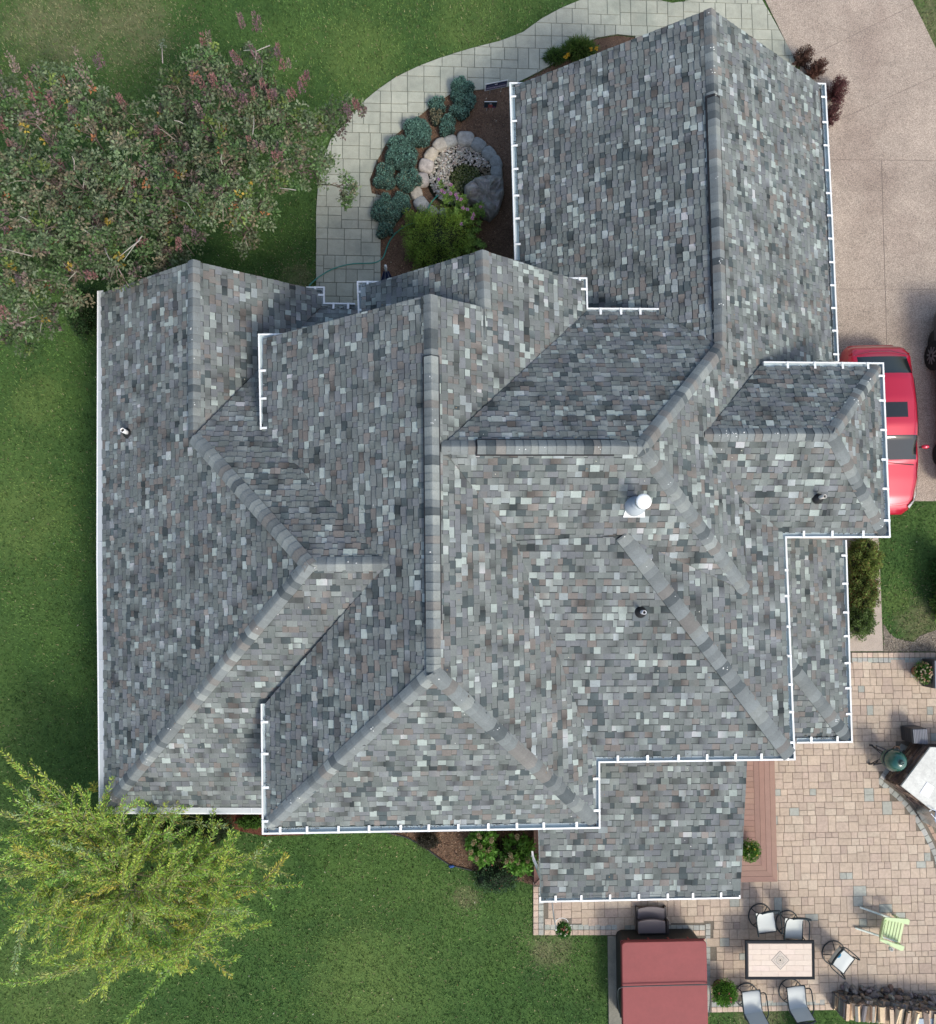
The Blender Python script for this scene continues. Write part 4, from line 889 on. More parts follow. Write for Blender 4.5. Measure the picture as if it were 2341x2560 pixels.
# daylilies behind the garage gable, barberry on its right
t, c = bush('daylily', 1445, 135, 40, 22, .45, 'daylily clump with yellow blooms in the bed behind the garage gable', 'plant', (.085, .155, .028), 2600, (.16, .015), .35, (.15, .2, .05), .3)
for x, y in ((1421, 137), (1492, 121), (1478, 122), (1414, 143)):
    e = P(x, y, .5); n = 26; d = rdir(n, .8); leafobj('flower', [leaves(np.array(e)[None]+d*.01, d, rdir(n, 1), .06, .03, tone(n, (.75, .48, .05), .2))], m_leaf, t, c)
t, c = bush('daylily', 1385, 150, 22, 14, .35, 'low green daylily tuft left of the yellow-flowered clump behind the garage gable', 'plant', (.07, .13, .028), 900, (.14, .015))
def barberry(px, py, rx, ry, h, label, n, col=(.10, .055, .042)):
    c = P(px, py, 0); t = thing('barberry', c, label, 'shrub', 'barberries beside the garage'); parts = []; st = MB((.12, .07, .05))
    for k in range(n):
        u = rdir(1, .6)[0]; u[2] = abs(u[2]); e = Vector((c.x+u[0]*rx/95, c.y+u[1]*ry/95, u[2]*h+.1)); st.tube([c, c.lerp(e, .5)+Vector((0, 0, .12)), e], [.008, .006, .002], 4); m_ = 60; s = RNG.uniform(.3, 1.05, m_)[:, None]
        parts.append(leaves(np.array(c)*(1-s)+np.array(e)*s+rdir(m_)*.03, rdir(m_), rdir(m_, 1), .035, .02, tone(m_, col, .45)))
    leafobj('foliage', parts, m_leaf, t, c); st.build('stems', m_bark, t, c)
barberry(1996, 158, 28, 20, .7, 'rusty brown barberry at the gable foot beside the walkway end', 60)
barberry(2030, 190, 26, 20, .7, 'dull red barberry spilling onto the driveway at the garage corner', 70, (.115, .055, .04))
barberry(2078, 245, 30, 40, .75, 'reddish barberry with long sprigs right of the garage gutter', 80, (.12, .045, .045))
barberry(2068, 300, 22, 24, .7, 'small dark barberry lowest along the garage gutter', 50, (.12, .05, .05))
# ivy-like shrub on the side walk
bush('privet', 2145, 1400, 34, 56, .8, 'leafy green shrub at the top of the side walk under the upper gutter', 'shrub', (.19, .25, .065), 9000, (.06, .028), .5, (.22, .14, .05), .12)
bush('privet', 2144, 1480, 32, 54, .7, 'green and rusty shrub halfway down the side walk', 'shrub', (.17, .23, .065), 8000, (.06, .028), .5, (.20, .11, .05), .22)
bush('privet', 2140, 1550, 30, 42, .6, 'small green shrub at the lower end of the side walk planting', 'shrub', (.11, .17, .05), 5000, (.055, .026), .5, (.2, .24, .16), .06)
bush('lilac', 2352, 1430, 28, 42, 1.2, 'bright leafed bush cut by the right edge, upper one of two', 'bush', (.05, .13, .03), 2500, (.09, .05), .4)
bush('lilac', 2356, 1510, 34, 48, 1.2, 'yellow-tipped bush cut by the right edge, lower one of two', 'bush', (.09, .17, .03), 2800, (.09, .045), .4, (.25, .3, .08), .15)
# hydrangeas, roses and shade shrubs below the south gutter
def hydrangea(px, py, label, heads, rx=30, ry=38):
    t, c = bush('hydrangea', px, py, rx, ry, .9, label, 'shrub', (.12, .27, .045), 1900, (.12, .07), .4, (.13, .24, .05), .3)
    for x, y in heads:
        e = P(x, y, 1.0); n = 110; s = RNG.uniform(0, 1, n)[:, None]; dd = np.array([random.uniform(-.3, .3), -.35, .45]); d = rdir(n); q = np.array(e)[None]+dd*s*.16+d*.045*(1-s*.6); leafobj('flower_head', [leaves(q, d, rdir(n), .03, .028, np.where(RNG.random((n, 1)) < .6, np.array([.40, .38, .22]), np.array([.42, .26, .17]))*RNG.uniform(.7, 1.2, (n, 1)))], m_leaf, t, c)
hydrangea(1203, 2104, 'hydrangea with cream and rusty flower cones, left one below the south gutter', [(1186, 2104), (1200, 2115), (1226, 2121), (1178, 2128), (1192, 2143), (1212, 2144), (1197, 2088), (1230, 2098), (1212, 2128)])
hydrangea(1292, 2128, 'hydrangea with cream flower cones beside the porch railing', [(1276, 2135), (1293, 2090), (1268, 2150), (1320, 2148), (1296, 2152), (1280, 2148)], 38, 36)
bush('rose_bush', 1240, 2185, 52, 34, .5, 'low blue-green rose bush with a few pink blooms at the bed edge', 'bush', (.042, .085, .038), 2600, (.05, .03), .4, (.5, .16, .12), .012, inner=(.02, .03, .016))
bush('rose_bush', 1262, 2130, 26, 36, .6, 'dark twiggy bush between the two hydrangeas', 'bush', (.05, .05, .025), 1500, (.05, .02), .4, (.09, .13, .04), .25, inner=(.02, .016, .01))
bush('dark_shrub', 1070, 2098, 26, 18, .35, 'small dark dried shrub on the mulch below the south gutter', 'shrub', (.045, .042, .03), 1600, (.05, .015), .4, inner=(.02, .018, .012))
bush('boxwood', 470, 2060, 46, 34, .8, 'dark green shrub tucked under the lower left eave', 'shrub', (.045, .085, .022), 5000, (.045, .02), .5, (.10, .16, .04), .2)
bush('boxwood', 545, 2065, 40, 30, .8, 'very dark shrub under the eave left of the red mulch', 'shrub', (.03, .055, .018), 4000, (.045, .02), .5, (.08, .1, .04), .15)
bush('boxwood', 400, 2068, 40, 34, .8, 'dark shrub behind the arching yellow tree under the eave', 'shrub', (.04, .075, .02), 3500, (.045, .02), .5)
bush('boxwood', 630, 2052, 30, 14, .3, 'low bright green ground plant between the eave and the red mulch', 'plant', (.06, .13, .02), 2200, (.05, .02), .4)
bush('boxwood', 218, 790, 32, 60, .8, 'bushy green shrub against the upper left gutter', 'shrub', (.04, .085, .028), 4500, (.06, .03), .5, (.09, .13, .05), .2)
# ================================================================ POND
def pond():
    c = P(1152, 442, 0); t = thing('rock_pond', c, 'round pebble pond ringed by flat fieldstones in the front bed', 'pond')
    b = MB((.05, .055, .03)); b.lathe([(.95, .03), (.8, .02), (.5, -.0), (.0, -.01)][::-1], (c.x, c.y, .02), 24); b.build('pond_floor', m_stone, t, c, True)
    peb = MB(); rng = random.Random(9)
    for k in range(2600):
        a = rng.uniform(0, 6.283); r = .86*math.sqrt(rng.random()); x = c.x+math.cos(a)*r; y = c.y+math.sin(a)*r; s = rng.uniform(.018, .042); px, py = proj(x, y, 0)
        dc = math.hypot((px-1165)/42, (py-450)/40); wet = dc < 1.05+rng.uniform(-.12, .12)
        col = rng.choice([(.40, .38, .33), (.31, .29, .25), (.52, .50, .44), (.22, .21, .18), (.38, .32, .26)])
        if wet: col = rng.choice([(.085, .10, .04), (.12, .13, .055), (.06, .075, .03), (.17, .17, .09)])
        elif px > 1180 and py > 420: col = rng.choice([(.16, .135, .09), (.12, .10, .06), (.22, .18, .12)])
        rot = Matrix.Rotation(rng.uniform(0, 6.28), 4, 'Z'); peb.M = Matrix.Translation((x, y, .05+rng.uniform(0, .03)-(.03 if wet else 0))) @ rot; peb.blob((0, 0, 0), (s, s*rng.uniform(.6, .9), s*.5), 6, 4, .12, 2, k, jit(col, .2))
    tag(peb.build('pebbles', mat('pebble', None, .6, speck=.1, sscale=120), t, c, True), kind='stuff')
    w = MB((.06, .08, .04)); n = 28; cc = P(1165, 450, 0); w.add([(cc.x+math.cos(6.283*k/n)*.42*(1+.1*math.sin(3*k)), cc.y+math.sin(6.283*k/n)*.40, .052) for k in range(n)], [tuple(range(n))])
    Mw = bpy.data.materials.new('pond_water'); Mw.use_nodes = True; bs = Mw.node_tree.nodes['Principled BSDF']; bs.inputs['Base Color'].default_value = (.55, .62, .35, 1); bs.inputs['Roughness'].default_value = .08; bs.inputs['Transmission Weight'].default_value = 1.; bs.inputs['IOR'].default_value = 1.2
    w.build('pond_water', Mw, t, c)
    mo = []; k = 1400; a = RNG.uniform(0, 6.283, k); r = .40*np.sqrt(RNG.random(k)); p = np.c_[cc.x+np.cos(a)*r, cc.y+np.sin(a)*r*.95, np.full(k, .056)]; leafobj('pond_weed', [leaves(p, rdir(k)*np.array([1, 1, .2]), rdir(k, 2), .035, .014, tone(k, (.11, .15, .04), .5))], m_leaf, t, c)
    R = [(1126, 352, 20, 17, 0), (1164, 346, 24, 21, 0), (1197, 362, 21, 19, 1), (1223, 383, 21, 18, 1), (1240, 405, 21, 16, 1), (1242, 430, 20, 16, 1), (1238, 455, 20, 14, 1), (1101, 361, 21, 18, 2), (1078, 386, 21, 17, 3), (1066, 414, 20, 21, 4), (1054, 449, 20, 21, 4), (1040, 480, 21, 17, 2), (1054, 510, 22, 19, 5), (1081, 530, 19, 17, 5), (1112, 534, 18, 14, 5)]
    CO = [(.33, .33, .305), (.24, .255, .245), (.40, .365, .31), (.48, .42, .33), (.43, .385, .345), (.34, .34, .32)]
    for k, (x, y, a, b_, ci) in enumerate(R):
        q = P(x, y, .1); ang = math.atan2(q.y-c.y, q.x-c.x)+math.pi/2; s = MB(); s.M = Matrix.Translation((q.x, q.y, .06)) @ Matrix.Rotation(ang, 4, 'Z'); s.blob((0, 0, 0), (a/95*.96, b_/95*.96, .13), 16, 10, .05, 1.6, k+3, CO[ci], .05, zmin=-.08, power=.66); s.build('fieldstone', m_stone, t, c, True)
pond()
def boulder():
    c = P(1216, 502, 0); t = MB((.17, .165, .155)); rng = random.Random(2); pts = [(1160, 472), (1183, 455), (1215, 446), (1258, 450), (1260, 490), (1247, 532), (1225, 554), (1205, 545), (1192, 522), (1162, 500)]
    base = [P(x, y, .1) for x, y in pts]; n = len(base); m_ = 40; ring = []
    for k in range(m_): f_ = k/m_*n; i = int(f_); ring.append(base[i].lerp(base[(i+1) % n], f_-i))
    cen = Vector((sum(p.x for p in ring)/m_, sum(p.y for p in ring)/m_, .0)); vs = []; levels = [(1.02, 0), (1.03, .2), (1.0, .38), (.93, .50), (.78, .58), (.6, .60), (.42, .64), (.22, .66), (.08, .67)]
    for s, z in levels:
        for p in ring:
            q = cen+(Vector((p.x, p.y, 0))-cen)*s; nz = mnoise.fractal(Vector((q.x*3, q.y*3, z*2)), 1, 2, 5); cr = abs(mnoise.noise(Vector((q.x*2.3+5, q.y*2.3, 1)))); z2 = max(0, z+nz*.13*(1 if z > .1 else 0)-.12*max(0, .14-cr)/.14*(z > .3)); vs.append((q.x*.96+cen.x*.04, q.y*.96+cen.y*.04, z2*.9))
    fs = [(i*m_+k, i*m_+(k+1) % m_, (i+1)*m_+(k+1) % m_, (i+1)*m_+k) for i in range(len(levels)-1) for k in range(m_)]+[tuple(range((len(levels)-1)*m_, len(levels)*m_))]
    t.add(vs, fs, None, [jit((.25, .245, .23), .22) for _ in vs]); tag(t.build('boulder', m_stone, None, c), 'big rugged grey boulder at the lower right of the pebble pond', 'boulder')
boulder()
hs = MB((.03, .24, .19)); hp = [(770, 722), (777, 710), (795, 694), (820, 678), (847, 667), (884, 659), (933, 657), (954, 648), (962, 635), (967, 620), (974, 603), (983, 590), (995, 578), (1016, 564), (1036, 557), (1055, 548), (1068, 530), (1078, 507), (1096, 487)]
zs = [.07]*7+[.04]*7+[.05, .12, .22, .2, .1]
def cat_(pts, k=6):
    out = []; n = len(pts)
    for i in range(n-1):
        p0, p1, p2, p3 = pts[max(i-1, 0)], pts[i], pts[i+1], pts[min(i+2, n-1)]
        for j in range(k): t = j/k; out.append(.5*((2*p1)+(p2-p0)*t+(2*p0-5*p1+4*p2-p3)*t*t+(3*p1-p0-3*p2+p3)*t**3))
    return out+[pts[-1]]
hs.tube(cat_([P(x, y, z) for (x, y), z in zip(hp, zs)]), .017, 8); tag(hs.build('garden_hose', mat('rubber', None, .35, spec=.5), None, None), 'green garden hose curving across the walkway to the pond', 'hose')
# --- yard signs and flag post
def ysign(a, b_, zb, zt, label, kind):
    A = P(*a, zb); B = P(*b_, zb); d = (B-A); L = d.length; d.normalize(); nrm = Vector((d.y, -d.x, 0)); t = thing('yard_sign', Vector((A.x, A.y, 0)), label, 'sign'); o = t.location
    s = MB(WHITE); s.bar(A+Vector((0, 0, (zt-zb)/2)), B+Vector((0, 0, (zt-zb)/2)), .012, zt-zb, WHITE); s.build('sign_panel', m_paint, t, o)
    def patch(u0, u1, v0, v1, col, off, nm='print'): q = MB(col); Q = [A+d*L*u+Vector((0, 0, (zt-zb)*v))+nrm*off for u, v in ((u0, v0), (u1, v0), (u1, v1), (u0, v1))]; q.add(Q, [(0, 1, 2, 3)]); return q.build(nm, m_paint, t, o)
    if kind == 0:
        patch(.04, .96, .07, .90, (.02, .03, .10), .008, 'sign_face'); q = MB((.75, .75, .8)); rng = random.Random(4)
        def mark(u0, u1, v0, v1, col=(.75, .75, .8)): q.add([A+d*L*u+Vector((0, 0, (zt-zb)*v))+nrm*.011 for u, v in ((u0, v0), (u1, v0), (u1, v1), (u0, v1))], [(0, 1, 2, 3)], col)
        mark(.42, .55, .66, .80); 
        for k in range(9): mark(.1+k*.033, .12+k*.033, .60, .66, (.4, .4, .5)); mark(.62+k*.033, .64+k*.033, .60, .66, (.4, .4, .5))
        mark(.06, .94, .22, .46, (.33, .30, .42))
        for k in range(11): mark(.09+k*.077, .135+k*.077, .27, .41, (.72, .70, .8))
        q.build('sign_lettering', m_paint, t, o)
    else:
        patch(.0, 1., .0, .93, (.02, .045, .06), .008, 'sign_face'); patch(.33, .68, .05, .55, (.45, .10, .09), .011, 'sign_emblem'); patch(.42, .60, .55, .78, (.35, .40, .5), .011, 'sign_emblem'); patch(.72, .92, .0, .22, (.2, .05, .16), .011, 'sign_emblem')
    for u in (.25, .75): s = MB((.5, .5, .5)); p = A+d*L*u; s.tube([(p.x, p.y, 0), (p.x, p.y, zb+.2)], .005, 5); s.build('stake', m_metal, t, o)
ysign((1212, 227), (1268, 216), .22, .56, 'blue and white banner-like yard sign with rows of lettering at the walkway edge', 0)
ysign((1210, 268), (1241, 268), .2, .50, 'small dark yard sign with a red emblem on the brown mulch', 1)
def flagpost():
    top = P(964, 664, 1.3); t = thing('flag_post', Vector((top.x, top.y, 0)), 'white post with a ball finial and a folded navy flag beside the small gable', 'post'); o = t.location; x, y = top.x, top.y
    b = MB(WHITE); b.box((x-.035, y-.035, 0), (x+.035, y+.035, 1.12), taper=.006); b.build('post', m_paint, t, o)
    b = MB(WHITE); b.lathe([(.03, 1.12), (.04, 1.14), (.02, 1.16), (.03, 1.19), (.034, 1.21), (.02, 1.235), (.018, 1.245), (.035, 1.27), (.037, 1.29), (.02, 1.32), (0, 1.325)], (x, y, 0), 12); b.build('finial', m_paint, t, o, True)
    b = MB((.015, .03, .09)); n = 14; vs = []; cs = []
    for k in range(n):
        a = math.radians(200+140*k/(n-1)); r = .04+.015*math.sin(k*2.1)
        for z, rr_ in ((1.0, .02), (.8, .06), (.5, .11), (.25, .15)): vs.append((x+math.cos(a)*(r+rr_), y+math.sin(a)*(r+rr_), z)); cs.append((.35, .38, .5) if k % 5 == 0 else (.015, .03, .10))
    b.add(vs, [(k*4+j, k*4+j+1, (k+1)*4+j+1, (k+1)*4+j) for k in range(n-1) for j in range(3)], None, cs); b.build('flag', m_cloth, t, o)
flagpost()
# ================================================================ DECK
def deck():
    z = .34; o = P(1600, 2050, 0); t = thing('deck', o, 'reddish brown composite deck with mitred border boards under the low porch roof', 'deck')
    def at(px, py): return P(px, py, z)
    NE, SE, SW = at(1941, 1905), at(1945, 2205), at(1335, 2213); D = (.29, .18, .14); w = .14
    top = NE; ex = (SE-SW).normalized(); ey = Vector((-ex.y, ex.x, 0)); rng = random.Random(1)
    H_ = (NE-SE).length+.6; W_ = (SE-SW).length
    def pt(x, y): return SE-ex*x+ey*y            # x to the left, y up
    for k in range(4):                             # border boards, mitred at the corner
        a = k*w+.003; b_ = (k+1)*w-.003
        for q in ([pt(a, a), pt(a, H_), pt(b_, H_), pt(b_, b_)], [pt(a, a), pt(b_, b_), pt(W_-b_, b_), pt(W_-a, a)]):
            b = MB(jit(D, .08)); b.prism([(p.x, p.y) for p in q], z-.03, z, .003); b.build('deck_board', m_deck, t, o)
    y = 4*w
    while y < H_:
        q = [pt(4*w+.003, y+.003), pt(4*w+.003, y+w-.003), pt(W_-.01, y+w-.003), pt(W_-.01, y+.003)]; b = MB(jit(D, .1)); b.prism([(p.x, p.y) for p in q], z-.03, z, .003); b.build('deck_board', m_deck, t, o); y += w
    b = MB((.16, .085, .07)); q = [pt(.012, .012), pt(.012, H_), pt(W_-.012, H_), pt(W_-.012, .012)]; b.prism([(p.x, p.y) for p in q], 0, z-.032); b.build('deck_fascia', m_deck, t, o)
    # white railing on the left edge and the slanting stair rail
    r = thing('porch_railing', P(1345, 2060, 0), 'white porch railing with balusters at the left edge of the deck', 'railing'); ro = r.location; A = P(1352, 2075, z); B = P(1356, 2150, z)
    A = P(1347, 2060, z); B = P(1349, 2150, z)
    for zz, nm in ((z+.08, 'rail'), (z+.9, 'rail')): b = MB(WHITE); b.bar((A.x, A.y, zz), (B.x, B.y, zz), .05, .05); b.build(nm, m_paint, r, ro)
    n = 9
    for k in range(n): p = A.lerp(B, (k+.3)/n); b = MB(WHITE); b.box((p.x-.017, p.y-.017, z+.05), (p.x+.017, p.y+.017, z+.9)); b.build('baluster', m_paint, r, ro)
    b = MB(WHITE); b.bar(P(1331, 2140, z+.75), P(1351, 2185, z+.35), .07, .04); b.bar(P(1331, 2128, z+.75), P(1334, 2150, z+.75), .05, .04); b.build('stair_rail', m_paint, r, ro)
m_deck = mat('composite_deck', None, .8, amt=.08, scale=4, speck=.08, sscale=60)
deck()
# ================================================================ HOT TUB
def rrect(x0, x1, y0, y1, r, n=5):
    out = []
    for cx, cy, a0 in ((x1-r, y1-r, 0), (x0+r, y1-r, 90), (x0+r, y0+r, 180), (x1-r, y0+r, 270)):
        for k in range(n+1): a = math.radians(a0+90*k/n); out.append((cx+r*math.cos(a), cy+r*math.sin(a)))
    return out
def hottub():
    pad = MB((.21, .205, .165)); q = [(1519, 2338), (1600, 2336), (1600, 2700), (1523, 2700)]; pad.prism([(p.x, p.y) for p in PP(q)], 0, .07, .008)
    tag(pad.build('concrete_pad', mat('old_concrete', None, .9, amt=.25, scale=4, speck=.15, sscale=80, bump=.3)), kind='structure')
    zt = .97; a = P(1556, 2357, zt); b_ = P(1766, 2354, zt); x0, x1, y1 = a.x, b_.x, a.y; L = x1-x0; y0 = y1-L*1.0
    o = Vector(((x0+x1)/2, (y0+y1)/2, 0)); t = thing('hot_tub', o, 'square hot tub with a folding dark red vinyl cover on the patio edge', 'hot tub')
    ym = P(1600, 2467, zt).y
    b = MB((.022, .022, .02)); b.prism(rrect(x0+.03, x1-.03, y0+.03, y1-.03, .16), .05, .86, .01); b.build('cabinet', mat('cabinet_resin', None, .55, spec=.35), t, o)
    b = MB((.035, .035, .03)); b.box((x1-.72, y1-.05, .70), (x1-.42, y1-.012, .80)); b.build('control_panel', m_plastic, t, o)
    R1 = (.245, .060, .058)
    for k, (ya, yb) in enumerate(((ym+.004, y1), (y0, ym-.004))):
        b = MB(R1); rp = rrect(x0, x1, ya, yb, .012, 2)
        if k == 0: rp = [p for p in rrect(x0, x1, ya, yb, .10) if p[1] > ya+.2]+[(x0, ya), (x1, ya)]
        else: rp = [(x1, yb), (x0, yb)]+[p for p in rrect(x0, x1, ya, yb, .10) if p[1] < yb-.2]
        n = len(rp); cx, cy = (x0+x1)/2, (ya+yb)/2; vs = []; lv = [(1.012, zt-.13), (1.012, zt-.02), (1.003, zt-.006), (.99, zt)]
        for s, z in lv: vs += [(cx+(p[0]-cx)*s if s < 1.01 else p[0]+math.copysign(.012, p[0]-cx), (cy+(p[1]-cy)*s) if abs(p[1]-ym) > .05 else p[1], z) for p in rp]
        # slightly crowned towards the fold
        fs = [(i*n+k2, i*n+(k2+1) % n, (i+1)*n+(k2+1) % n, (i+1)*n+k2) for i in range(3) for k2 in range(n)]+[tuple(range(3*n, 4*n))]
        b.add(vs, fs); b.build('cover_half', mat('vinyl', None, .62, amt=.06, scale=2.5, amt2=.05, scale2=12, bump=.12, bscale=5, spec=.3, stain=(.20, .055, .055), stainscale=1.2, stainamt=.15), t, o)
    b = MB((.24, .06, .058)); 
    for x in np.arange(x0+.2, x1, .5): b.box((x-.02, y1-.004, .72), (x+.02, y1+.018, .86))
    b.box((x0+.0, y1-.01, .84), (x1, y1+.015, zt-.1)); b.box((x0-.015, y0, .84), (x0+.01, y1, zt-.1)); b.build('cover_skirt', m_cloth, t, o)
    b = MB((.03, .04, .045)); z = zt+.05
    pts = [P(1552, 2544, .55), P(1546, 2500, .75), P(1546, 2476, .98), P(1554, 2469, 1.03), P(1570, 2467, 1.04), P(1660, 2464.5, 1.04), P(1762, 2462, 1.04), P(1773, 2465, 1.02), P(1776, 2473, .98), P(1776, 2510, .75), P(1772, 2540, .55)]
    b.tube(cat_(pts, 4), .014, 8); b.build('cover_lifter', m_metal, t, o)
    # steps
    s = thing('spa_steps', P(1627, 2300, 0), 'dark grey-brown resin two-tread steps against the hot tub', 'steps'); so_ = s.location; c = (.135, .115, .12)
    def tread(pa, pb, z, d):
        A = P(*pa, z); B = P(*pb, z); q = [(A.x, A.y-d), (B.x, A.y-d)]; m_ = 8
        for k in range(m_+1): u = k/m_; q.append((B.x+(A.x-B.x)*u, A.y-.03+.055*math.sin(math.pi*u)))
        return q
    q = tread((1595, 2270), (1662, 2272), .22, .32); b = MB(c); b.prism(q, .17, .22, .012); b.build('tread', m_plastic, s, so_)
    q = tread((1596, 2302), (1664, 2304), .44, .32); b = MB(c); b.prism(q, .39, .44, .012); b.build('tread', m_plastic, s, so_)
    A = P(1594, 2270, .2); B = P(1664, 2272, .2); b = MB((.035, .028, .028))
    for X in (A.x-.02, B.x-.02): b.box((X, A.y-.62, 0), (X+.05, A.y+.01, .19)); b.box((X, A.y-.62, .19), (X+.05, A.y-.27, .41))
    b.box((A.x, A.y-.6, 0), (B.x, A.y-.36, .38)); b.build('frame', m_plastic, s, so_)
hottub()
# ================================================================ PATIO FURNITURE
SLING = (.56, .59, .56); FR_ = (.025, .035, .038); ZP = .05
def sling_chair(px, py, ang, label, sling=SLING, parts=True):
    c = P(px, py, ZP); t = thing('patio_chair', c, label, 'chair', 'sling chairs around the patio table', math.radians(ang))
    b = MB(FR_); b.tube([(.30*math.cos(a), .30*math.sin(a), .025) for a in [2*math.pi*k/28 for k in range(28)]], .015, 6, closed=True); b.build('base_ring', m_metal, t, smooth=True)
    for k in range(4):
        a = math.pi/4+k*math.pi/2; b = MB(FR_); b.tube([(.30*math.cos(a), .30*math.sin(a), .03), (.15*math.cos(a), .15*math.sin(a), .09), (0, 0, .16)], .012, 5); b.build('spoke', m_metal, t, smooth=True)
    b = MB(FR_); b.lathe([(.035, .10), (.03, .33), (.09, .34), (.09, .36)], (0, 0, 0), 10); b.build('pedestal', m_metal, t, smooth=True)
    def surf(name, rows, w, col):
        vs = []; n = 7
        for y, z, ww in rows:
            for k in range(n): u = k/(n-1)*2-1; vs.append((u*ww, y, z-.022*(1-u*u)))
        b = MB(col); b.add(vs, [(i*n+k, i*n+k+1, (i+1)*n+k+1, (i+1)*n+k) for i in range(len(rows)-1) for k in range(n-1)]); return b.build(name, m_cloth, t, smooth=True)
    W = .235
    surf('seat', [(-.27, .425, W), (-.24, .455, W), (-.1, .44, W), (.08, .42, W), (.20, .425, W), (.245, .46, W)], W, sling)
    back = [(.245, .46, W), (.28, .57, W), (.315, .68, W), (.345, .79, W), (.37, .87, W*.97)]
    surf('backrest', back, W, sling)
    for s in (-1, 1):
        b = MB(FR_); b.tube(cat_([Vector(p) for p in [(s*W, -.28, .41), (s*W, -.24, .45), (s*W, -.05, .43), (s*W, .2, .42), (s*W, .26, .48), (s*W, .325, .69), (s*W, .38, .89)]], 4), .014, 6); b.build('side_rail', m_metal, t, smooth=True)
        b = MB(FR_); b.tube(cat_([Vector(p) for p in [(s*.24, .31, .68), (s*.30, .22, .67), (s*.315, .0, .66), (s*.31, -.22, .655), (s*.29, -.27, .60), (s*.25, -.20, .43)]], 4), [.013]*20+[.016]*1+[.013]*4 if False else .015, 6); b.build('armrest', m_matte, t, smooth=True)
    b = MB(FR_); b.tube(cat_([Vector(p) for p in [(-W, .38, .89), (-W*.5, .405, .905), (0, .412, .91), (W*.5, .405, .905), (W, .38, .89)]], 4), .027, 6); b.build('top_rail', m_matte, t, smooth=True)
    b = MB(FR_); b.tube([(-W, -.28, .42), (0, -.285, .415), (W, -.28, .42)], .012, 6); b.tube([(-W, .0, .42), (-W*.6, .0, .35), (W*.6, 0, .35), (W, 0, .42)], .012, 6); b.build('cross_rail', m_metal, t, smooth=True)
    return t
sling_chair(1900, 2289, 6, 'sling patio chair left of two at the upper side of the tiled table')
sling_chair(1968, 2306, -5, 'sling patio chair right of two at the upper side of the tiled table')
sling_chair(2084, 2382, 50, 'sling patio chair at the right end of the table holding a blue object')
sling_chair(1866, 2488, 186, 'sling patio chair at the lower left side of the table showing its back')
sling_chair(1976, 2477, 186, 'sling patio chair at the lower right side of the table showing its back')
sling_chair(2015, 2585, 20, 'dark sling patio chair cut by the bottom edge of the picture', (.10, .13, .14))
q = P(2095, 2386, .5); b = MB((.02, .20, .34)); b.lathe([(.0, .0), (.07, .0), (.085, .03), (.08, .04), (.05, .05), (.045, .02), (0, .02)], (q.x, q.y, .49), 14); tag(b.build('cup', m_plastic, None, None, True), 'small round blue object lying on the turned-away patio chair', 'cup')
